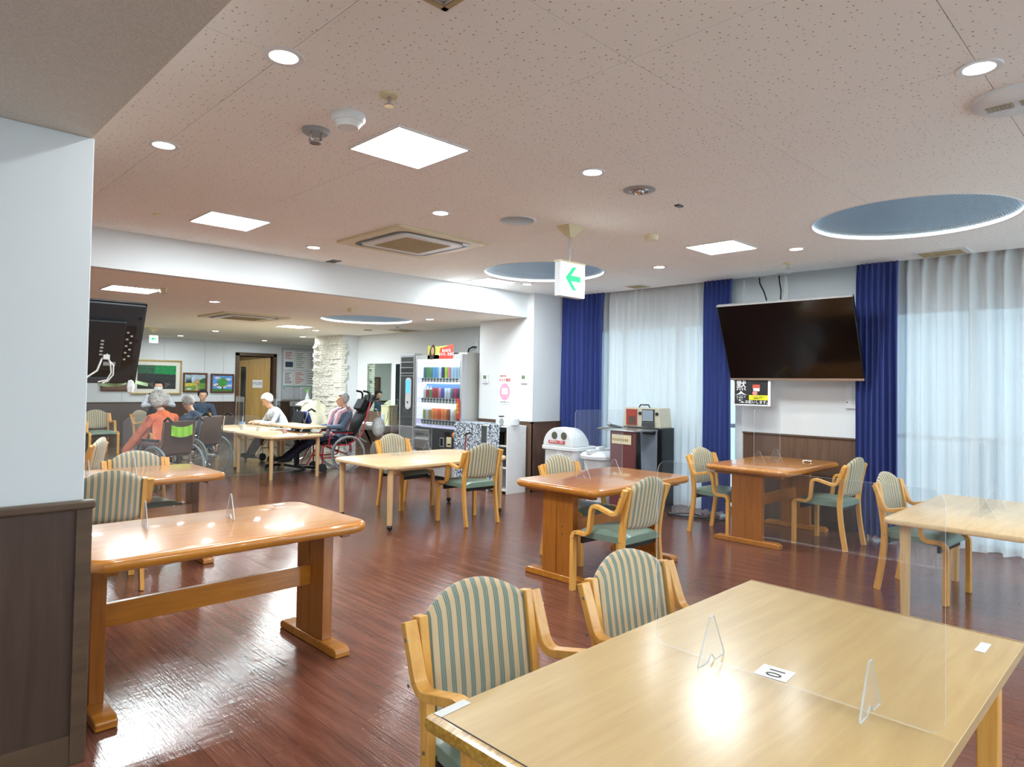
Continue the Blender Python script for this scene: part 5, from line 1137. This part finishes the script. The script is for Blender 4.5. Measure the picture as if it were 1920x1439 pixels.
WC = [('brown-backed wheelchair under the person in the orange shawl', 3.17, 9.86, R(108)), ('chrome wheelchair with a grey-haired person behind the orange shawl', 4.02, 11.0, R(118)),
      ('black and blue high-backed wheelchair of the white-haired person', 5.90, 11.95, R(176)), ('red-framed wheelchair with pale grey tyres', 6.02, 10.24, R(171))]
wheelchair(*WC[0]); wheelchair(*WC[1]); wheelchair(*WC[2], frame='chrome', tyre='rubber_light', up='black_rough', high=False, recline=.2); wheelchair(*WC[3], frame='red', tyre='rubber_light', up='black_rough', high=True, recline=.5)

# ================================================================== PEOPLE
def seglen(a, b): return (Vector(b)-Vector(a)).length
def person(label, loc, rz, chains, hair, zones, hair_m='hair_grey', voxel=.010, extra=None, name='person', group=None, dx=0.0):
    """chains: list of (zone, [(x,y,z,r)...]); fused by a voxel remesh into one continuous skin."""
    t = thing(name, label, 'person', loc, rz, group)
    mb = MB(); prim = []
    for zone, pts in chains:
        for (a, b) in zip(pts, pts[1:]) if len(pts) > 1 else [(pts[0], pts[0])]:
            pa, pb = Vector(a[:3]), Vector(b[:3]); n = max(1, int((pb-pa).length/.03)); prim.append((zone, pa, pb, a[3], b[3]))
            if (pb-pa).length > 1e-4: mb.tube([pa, pb], [a[3], b[3]], 12)
            mb.sphere(*pb, b[3], seg=12, rg=8); mb.sphere(*pa, a[3], seg=12, rg=8)
    mb.v = [(a+dx, b_, c_) for a, b_, c_ in mb.v]; prim = [(z_, a+Vector((dx, 0, 0)), b_+Vector((dx, 0, 0)), ra, rb) for z_, a, b_, ra, rb in prim]
    o = mb.build('body', zones[0][1], t, smooth=True)
    rm = o.modifiers.new('r', 'REMESH'); rm.mode = 'VOXEL'; rm.voxel_size = voxel
    sm = o.modifiers.new('s', 'SMOOTH'); sm.iterations = 4; sm.factor = .5
    dg = bpy.context.evaluated_depsgraph_get(); me = bpy.data.meshes.new_from_object(o.evaluated_get(dg)); o.modifiers.clear(); o.data = me
    me.materials.clear(); zi = {}
    for i, (zn, zm) in enumerate(zones): me.materials.append(M[zm]); zi[zn] = i
    prim = [(zi[z_], a, b, ra, rb) for z_, a, b, ra, rb in prim]
    idx = []
    for p in me.polygons:
        q = p.center; best = None
        for z_, a, b, ra, rb in prim:
            ab = b-a; L = ab.length_squared; tt_ = 0 if L < 1e-9 else max(0, min(1, (q-a).dot(ab)/L)); d = (q-(a+ab*tt_)).length-(ra+(rb-ra)*tt_)
            if best is None or d < best[0]: best = (d, z_)
        idx.append(best[1])
    me.polygons.foreach_set('material_index', idx); me.shade_smooth(); me.update()
    if hair:
        hc, hr, cutz, tilt = hair
        hm = MB(); rg = random.Random(len(label))
        def hf(u, v):
            a = 2*pi*u; el = -pi*.31+v*(pi/2+pi*.31)
            k = 1+.05*noise.noise(Vector((math.cos(a)*4, math.sin(a)*4, v*7)))
            front = max(0, math.cos(a)); drop = min(1.42, front*2.2)
            el2 = el+(1-v)*drop
            return Vector((hr[0]*k*math.cos(el2)*math.cos(a), hr[1]*k*math.cos(el2)*math.sin(a), hr[2]*k*math.sin(el2)))
        hm.grid(hf, 40, 16); ho = hm.build('hair', hair_m, t, ang=180, loc=hc, rot=tilt)
        so = ho.modifiers.new('s', 'SOLIDIFY'); so.thickness = .012; so.offset = -1
    if extra: extra(t)
    if dx:
        for o_ in COL.objects:
            if o_.parent == t and not o_.name.startswith('body'): o_.location.x += dx
    return t
def head(cx, cy, cz, pitch=0.0, zone='skin', yaw=0.0, mask=False):
    """head facing +x at centre; returns chains"""
    Mh = Matrix.Translation((cx, cy, cz))@Matrix.Rotation(yaw, 4, 'Z')@Matrix.Rotation(pitch, 4, 'Y')
    def P(x, y, z, r): q = Mh@Vector((x, y, z)); return (q.x, q.y, q.z, r)
    ch = [(zone, [P(-.015, 0, .035, .082), P(.010, 0, .030, .078)]), (zone, [P(.015, 0, -.02, .070), P(.03, 0, -.065, .050), P(.05, 0, -.088, .028)]),
          (zone, [P(.085, 0, .01, .010), P(.104, 0, -.022, .013)]), (zone, [P(.085, -.012, -.058, .010), P(.085, .012, -.058, .010)]),
          (zone, [P(-.005, .078, -.005, .012), P(-.01, .082, .02, .013)]), (zone, [P(-.005, -.078, -.005, .012), P(-.01, -.082, .02, .013)]),
          (zone, [P(.072, .03, .022, .014), P(.075, .035, .02, .012)]), (zone, [P(.072, -.03, .022, .014), P(.075, -.035, .02, .012)])]
    return ch, Mh
def hand(wx, wy, wz, dx, dy, dz, side=1, zone='skin'):
    """palm, four unequal bent fingers and a thumb; d = direction of the fingers"""
    d = Vector((dx, dy, dz)).normalized(); up = Vector((0, 0, 1)) if abs(d.z) < .8 else Vector((1, 0, 0)); s = d.cross(up).normalized(); n = s.cross(d).normalized(); w0 = Vector((wx, wy, wz)); ch = []
    def T(v, r): return (v.x, v.y, v.z, r)
    ch.append((zone, [T(w0, .022), T(w0+d*.04, .026), T(w0+d*.07, .024)])); ch.append((zone, [T(w0+d*.07-s*.025, .014), T(w0+d*.07+s*.025, .014)]))
    for k, L in enumerate((.060, .072, .068, .052)):
        b = w0+d*.08+s*(-.033+.022*k); m = b+d*L*.5-n*.006; e = b+d*L*.85-n*.026; ch.append((zone, [T(b, .010), T(m, .009), T(e, .008)]))
    tb = w0+d*.025+s*side*.022; ch.append((zone, [T(tb, .013), T(tb+d*.03+s*side*.028, .011), T(tb+d*.055+s*side*.030-n*.012, .009)])); return ch
def face_kids(t, Mh, mask=False):
    r3 = Mh.to_3x3()
    for s in (-1, 1):
        MB().sphere(0, 0, 0, .008, .012, .007, seg=10, rg=6).build('eye', 'dark_print', t, loc=Mh@Vector((.079, s*.030, .012)), rot=tuple(r3.to_euler()))
    MB().sphere(0, 0, 0, .006, .020, .005, seg=10, rg=6).build('mouth', mat('lips', c(176, 110, 100), .5), t, loc=Mh@Vector((.088, 0, -.052)), rot=tuple(r3.to_euler()))
    if mask:
        MB().grid(lambda u, v: Vector((.092*math.cos((u-.5)*2.0)+.018*math.sin(pi*v)*math.cos((u-.5)*3), .088*math.sin((u-.5)*2.0), -.075+.085*v)), 12, 6).build('face_mask', 'face_mask', t, loc=tuple(Mh.translation), rot=tuple(r3.to_euler()))
# generic seated body, facing +x, hip at origin height .55
def seated(lean, hd_pitch, sl='sleeve', torso='torso', leg='legs', shoe='shoes', knee=(.42, .50), foot=(.55, .12), arms=((.30, .16, .66), (.30, -.16, .66)), head_fwd=.06, W=.17, hz=.58, shrug=0.0, yaw=0.0):
    L = .46; sx, sz = math.sin(lean)*L, hz+math.cos(lean)*L
    ch = [(torso, [(0, 0, hz-.02, .14), (sx*.5, 0, (hz+sz)/2, .145), (sx*.88, 0, hz+(sz-hz)*.82, .135)]), (torso, [(sx*.9, -W+.04, sz-.06, .07), (sx*.9, W-.04, sz-.06, .07)])]
    ch += [(torso, [(0, -.08, hz-.03, .10), (0, .08, hz-.03, .10)])]
    hx_, hz_ = sx+math.sin(lean)*.10+head_fwd, sz+.17
    ch.append(('skin', [(sx, 0, sz, .05), (hx_-.02, 0, hz_-.06, .046)]))
    hc, Mh = head(hx_, 0, hz_, hd_pitch, yaw=yaw); ch += hc
    for s, hp in zip((1, -1), arms):
        sh_ = (sx*.92, s*(W+.01), sz-.06); el = ((sh_[0]+hp[0])/2-.04, s*(W+.06), (sh_[2]+hp[2])/2-.10)
        ch.append((sl, [(*sh_, .058), (*el, .045), (*hp, .034)])); v = Vector(hp)-Vector(el); ch += hand(hp[0], hp[1], hp[2], v.x, v.y*.6, v.z*.3, side=-s)
    for s in (1, -1):
        ch.append((leg, [(.02, s*.09, hz-.06, .088), (knee[0], s*.11, knee[1], .062), (foot[0], s*.10, foot[1], .042)])); ch.append((shoe, [(foot[0]-.02, s*.10, foot[1]-.03, .04), (foot[0]+.07, s*.105, foot[1]-.035, .042), (foot[0]+.14, s*.11, foot[1]-.045, .032)]))
    return ch, Mh
def hairspec(Mh, r=(.102, .094, .100), off=(-.012, 0, .038), yaw=None):
    q = Mh@Vector(off); e = Mh.to_3x3().to_euler(); return ((q.x, q.y, q.z), r, 0, tuple(e))
# 1 orange shawl, seen from behind
ch, Mh = seated(.32, .35, knee=(.40, .56), foot=(.60, .20), arms=((.34, .20, .62), (.34, -.20, .62)), hz=.58)
def shawl(t):
    def fn(u, v):
        a = pi*.62+u*(pi*.76*1.0); r = .19+.20*(1-v)**1.4; z = .97-.0-.52*(1-v)
        return Vector((.06+r*math.cos(a)*.85-.02, r*1.12*math.sin(a)*1.0, z+.015*math.sin(u*40)*(1-v)))
    MB().grid(lambda u, v: Vector((.16*v+(-.10-.06*(1-v))+.02*math.sin(u*30)*(1-v)+.10*(2*u-1)**2, (2*u-1)*(.10+.17*(1-v)**.6), 1.06-.34*(1-v)-.10*abs(2*u-1)**1.5)), 30, 10).build('shawl', 'orange', t, ang=180)
    sl_ = MB().grid(lambda u, v: Vector((.05+.35*u, .20+.10*u+.05*math.cos(v*pi*2)*(1-.2*u)+.06, .92-.42*u+.08*math.sin(v*pi*2))), 12, 14); sl_.build('shawl_side', 'orange', t, ang=180)
    MB().sphere(.45, .27, .50, .12, .07, .05, seg=14, rg=8).build('white_towel', 'white_pattern', t)
    face_kids(t, Mh)
x_, y_ = 3.17, 9.86
person('grey-haired person with an orange shawl, back to the viewer in a wheelchair', (x_, y_, 0), R(108), ch, hairspec(Mh, (.138, .132, .140), (-.015, 0, .020)), [('torso', 'orange'), ('skin', 'skin'), ('sleeve', 'orange'), ('legs', 'brown_trouser'), ('shoes', 'black_rough')], 'hair_grey', extra=shawl, dx=.10)
t = thing('lime_cloth', 'lime green cloth over the back of the brown wheelchair', 'cloth', (3.17+.145*math.cos(R(288)), 9.86+.145*math.sin(R(288)), .80), R(108))
MB().grid(lambda u, v: Vector((-.045+.008*math.sin(u*20), -.16+.32*u, -.06+.14*v-.03*math.sin(pi*u))), 16, 4).build('drape', 'green_cloth', t, ang=180)
# 2 grey-haired person behind
ch, Mh = seated(.35, .5, knee=(.40, .52), foot=(.52, .16), hz=.52)
person('small grey-haired person bowed forward in the second wheelchair', (4.02, 11.0, 0), R(118), ch, hairspec(Mh), [('torso', 'denim'), ('skin', 'skin'), ('sleeve', 'denim'), ('legs', 'navy_trouser'), ('shoes', 'black_rough')], 'hair_grey', extra=lambda t: face_kids(t, Mh), dx=.10)
# 3 white-haired leaning on the tray
ch, Mh = seated(.50, .55, knee=(.42, .50), foot=(.62, .18), arms=((.50, .14, .74), (.50, -.14, .74)), hz=.56)
def ex3(t):
    face_kids(t, Mh)
person('white-haired person bent over the tray in the black wheelchair', (5.90, 11.95, 0), R(176), ch, hairspec(Mh, (.112, .102, .108)), [('torso', 'white_pattern'), ('skin', 'skin'), ('sleeve', 'white_pattern'), ('legs', 'brown_trouser'), ('shoes', 'black_rough')], 'hair_white', extra=ex3, dx=.10)
t = thing('fleece_blanket', 'cream fleece blanket hung over the black wheelchair beside the stone column', 'blanket', (6.35, 12.0, .52))
MB().grid(lambda u, v: Vector((-.22+.50*u+.03*math.sin(v*6), -.10+.018*math.sin(u*9), .10+.52*v-.10*(2*u-1)**2*v)), 24, 10).grid(lambda u, v: Vector((-.22+.50*u, -.10+.30*v, .62-.10*(2*u-1)**2+.02*math.sin(u*18)*(1-v))), 24, 4).build('drape', 'cream_fleece', t, ang=180)
tag(MB().prism(rrect(-.12, .12, -.2, .2, .05), 0, .08).build('blue_cushion', 'blue_cushion', None, bev=.03, loc=(6.16, 11.95, .80), rot=(0, R(70), 0)), 'royal blue cushion behind the white-haired person', 'cushion')
# 4 person in pink and slate, reclined in the red wheelchair
ch, Mh = seated(-.30, -.05, knee=(.44, .56), foot=(.86, .26), arms=((.26, .12, .74), (.26, -.12, .74)), head_fwd=.10, hz=.58)
def ex4(t):
    face_kids(t, Mh)
    MB().grid(lambda u, v: Vector((-.10-.10*v+.13*math.sin(pi*u)*0+.12*(1-abs(2*u-1))*.2+.02, (2*u-1)*.23, .62+.44*v+.03*math.sin(u*12))), 18, 8).build('pink_jacket_back', 'pink', t, ang=180)
    MB().tube([(-.08, -.17, 1.04), (.04, -.16, .98), (.10, -.14, .80), (.12, -.16, .60)], [.04, .045, .035, .03], 10).tube([(-.08, .17, 1.04), (.04, .16, .98), (.10, .14, .80), (.12, .16, .60)], [.04, .045, .035, .03], 10).build('pink_jacket_front', 'pink', t)
    MB().grid(lambda u, v: Vector((.10+.72*u, (2*v-1)*.21, .60-.30*u*u-.05*(2*v-1)**2)), 14, 8).build('lap_blanket', 'navy_trouser', t, ang=180)
person('grey-haired person in a slate sweater and pink jacket in the red wheelchair', (6.02, 10.24, 0), R(171), ch, hairspec(Mh, (.106, .098, .104)), [('torso', 'blue_grey'), ('skin', 'skin'), ('sleeve', 'blue_grey'), ('legs', 'navy_trouser'), ('shoes', 'black_rough')], 'hair_grey', extra=ex4, dx=.08)
t = thing('head_support', 'black padded headrest pack on the red wheelchair', 'headrest', (6.30, 10.20, 1.02), R(171))
MB().box(-.06, .05, -.16, .16, 0, .20, mtx=Matrix.Rotation(R(-28), 4, 'Y')).build('pad', 'black_rough', t, bev=.02)
for s in (-1, 1): MB().tube(arc([(-.02, s*.14, .0), (-.14, s*.15, .22), (-.13, s*.15, .31), (-.02, s*.15, .33)], .07), .018, 10).build('hook_handle', 'black', t)
t = thing('plastic_bag', 'white plastic bag hanging behind the red wheelchair', 'bag', (6.62, 10.05, .58)); MB().sphere(0, 0, .14, .12, .11, .17, seg=18, rg=10).build('bag_body', 'bag_white', t); MB().tube([(0, -.04, .28), (-.03, 0, .42), (0, .04, .28)], .008, 6).build('bag_handle', 'bag_white', t)
# 5 person in the dark blue jacket
ch, Mh = seated(.12, .12, knee=(.40, .50), foot=(.42, .09), arms=((.34, .10, .68), (.34, -.10, .68)), hz=.54, W=.19)
person('dark-haired person in a dark blue jacket sitting at the far table', (5.25, 14.65, 0), R(-98), ch, hairspec(Mh, (.108, .100, .104), (-.018, 0, .04)), [('torso', 'denim'), ('skin', 'skin'), ('sleeve', 'denim'), ('legs', 'navy_trouser'), ('shoes', 'black_rough')], 'hair_black', extra=lambda t: (face_kids(t, Mh), MB().lathe([(.075, 0), (.085, .03)], seg=18, caps=False).build('collar', 'denim', t, loc=(.06, 0, .985)), None)[2])
# 6 standing carer in a black vest
def stander():
    ch = [('torso', [(0, 0, .82, .13), (.02, 0, 1.0, .13), (.10, 0, 1.14, .125)]), ('torso', [(.12, -.13, 1.17, .06), (.12, .13, 1.17, .06)])]
    ch.append(('skin', [(.14, 0, 1.20, .048), (.18, 0, 1.27, .045)])); hc, Mh = head(.20, 0, 1.345, .1, yaw=-.45); ch += hc
    for s in (1, -1):
        hp = (.32, s*.05, 1.02); el = (.20, s*.27, .98); ch.append(('sleeve', [(.12, s*.17, 1.16, .052), (*el, .044), (*hp, .033)])); ch += hand(*hp, .5, -s*.8, .0, side=s)
        ch.append(('legs', [(0, s*.08, .80, .092), (.02, s*.09, .46, .065), (0, s*.09, .10, .045)])); ch.append(('shoes', [(0, s*.09, .045, .042), (.12, s*.10, .04, .036)]))
    return ch, Mh
ch, Mh = stander()
def ex6(t): face_kids(t, Mh, True)
person('masked carer in a black vest with pale grey sleeves standing by the back wall', (4.33, 14.5, 0), R(-95), ch, hairspec(Mh, (.108, .100, .106), (-.018, 0, .036)), [('torso', 'black_rough'), ('skin', 'skin'), ('sleeve', 'light_grey_cloth'), ('legs', 'black_rough'), ('shoes', 'black_rough')], 'hair_black', extra=ex6)

# overbed table and things on the far tables -----------------------------------
t = thing('overbed_table', 'pale tray table on a black castor base between the wheelchairs', 'table', (5.38, 10.62, 0), R(0))
rounded_top(MB(), rrect(-.24, .24, -.62, .62, .06), .735, .765, .006, 3).build('tray_top', 'light_wood', t, ang=50)
MB().box(-.03, .03, -.05, .03, .05, .735).build('column', 'black', t, bev=.005)
MB().tube(arc([(-.30, -.5, .05), (-.05, -.45, .06), (0, 0, .06), (-.05, .45, .06), (-.30, .5, .05)], .2), .022, 8).tube([(0, 0, .06), (.32, -.4, .05)], .022, 8).build('base', 'black', t)
for a, b in ((-.30, -.5), (-.30, .5), (.32, -.4)): MB().lathe([(.03, -.012), (.03, .012)], seg=14, mtx=Matrix.Translation((a, b, .03))@Matrix.Rotation(pi/2, 4, 'X')).build('castor', 'dark_grey', t)
def cup(x, y, z, m, label, straw=False, stripes=False, r=.035, h=.09):
    t = thing('drinking_cup', label, 'cup', (x, y, z)); MB().lathe([(r*.8, 0), (r, h), (r*.92, h), (r*.74, .004)], seg=20, caps=False).lathe([(r*.8, 0), (r*.01, .001)], seg=20, caps=False).build('cup_body', m, t)
    if straw: MB().lathe([(r*1.08, h-.004), (r*1.08, h+.018), (.001, h+.02)], seg=20, caps=False).build('lid', mat('cup_blue', c(110, 160, 220), .35), t); MB().tube([(0, 0, h), (.01, 0, h+.11)], .005, 6).build('straw', 'white_plastic', t); MB().tube([(r, 0, .02), (r+.03, 0, .03), (r+.03, 0, .07), (r, 0, .08)], .005, 6).build('handle', 'white_plastic', t)
    if stripes:
        for k in range(8):
            a = 2*pi*k/8; B(-.004, .004, -.001, .001, .005, h-.005).build('red_stripe', 'red_print', t, smooth=False, loc=(r*.93*math.cos(a), r*.93*math.sin(a), 0), rot=a+pi/2)
cup(4.75, 11.35, .661, 'white_plastic', 'white cup with a blue lid and straw on the far table', True, r=.045, h=.11)
cup(4.98, 10.25, .661, 'paper', 'red and white striped paper cup on the far table', stripes=True)
cup(4.85, 10.95, .661, 'bag_white', 'plain white cup beside the blue-lidded cup')
tag(MB().grid(lambda u, v: Vector((.18*u, .12*v, .004+.006*math.sin(u*9+v*5))), 10, 8).build('crumpled_napkin', 'paper', None, loc=(5.0, 9.78, .664)), 'crumpled white napkin on the nearer far-room table', 'napkin')
tag(MB().grid(lambda u, v: Vector((.10*u, .07*v, .004+.006*math.sin(u*9+v*5))), 8, 6).build('crumpled_tissue', 'paper', None, loc=(7.13, 2.80, .745)), 'small white tissue on the amber table under the television', 'napkin')
tag(B(-.03, .03, -.02, .02, 0, .003).build('small_card', 'paper', None, loc=(2.0-.12, 3.92, .7425)), 'small white card at the far corner of the long left amber table', 'label')
# low ledge left of the doorway
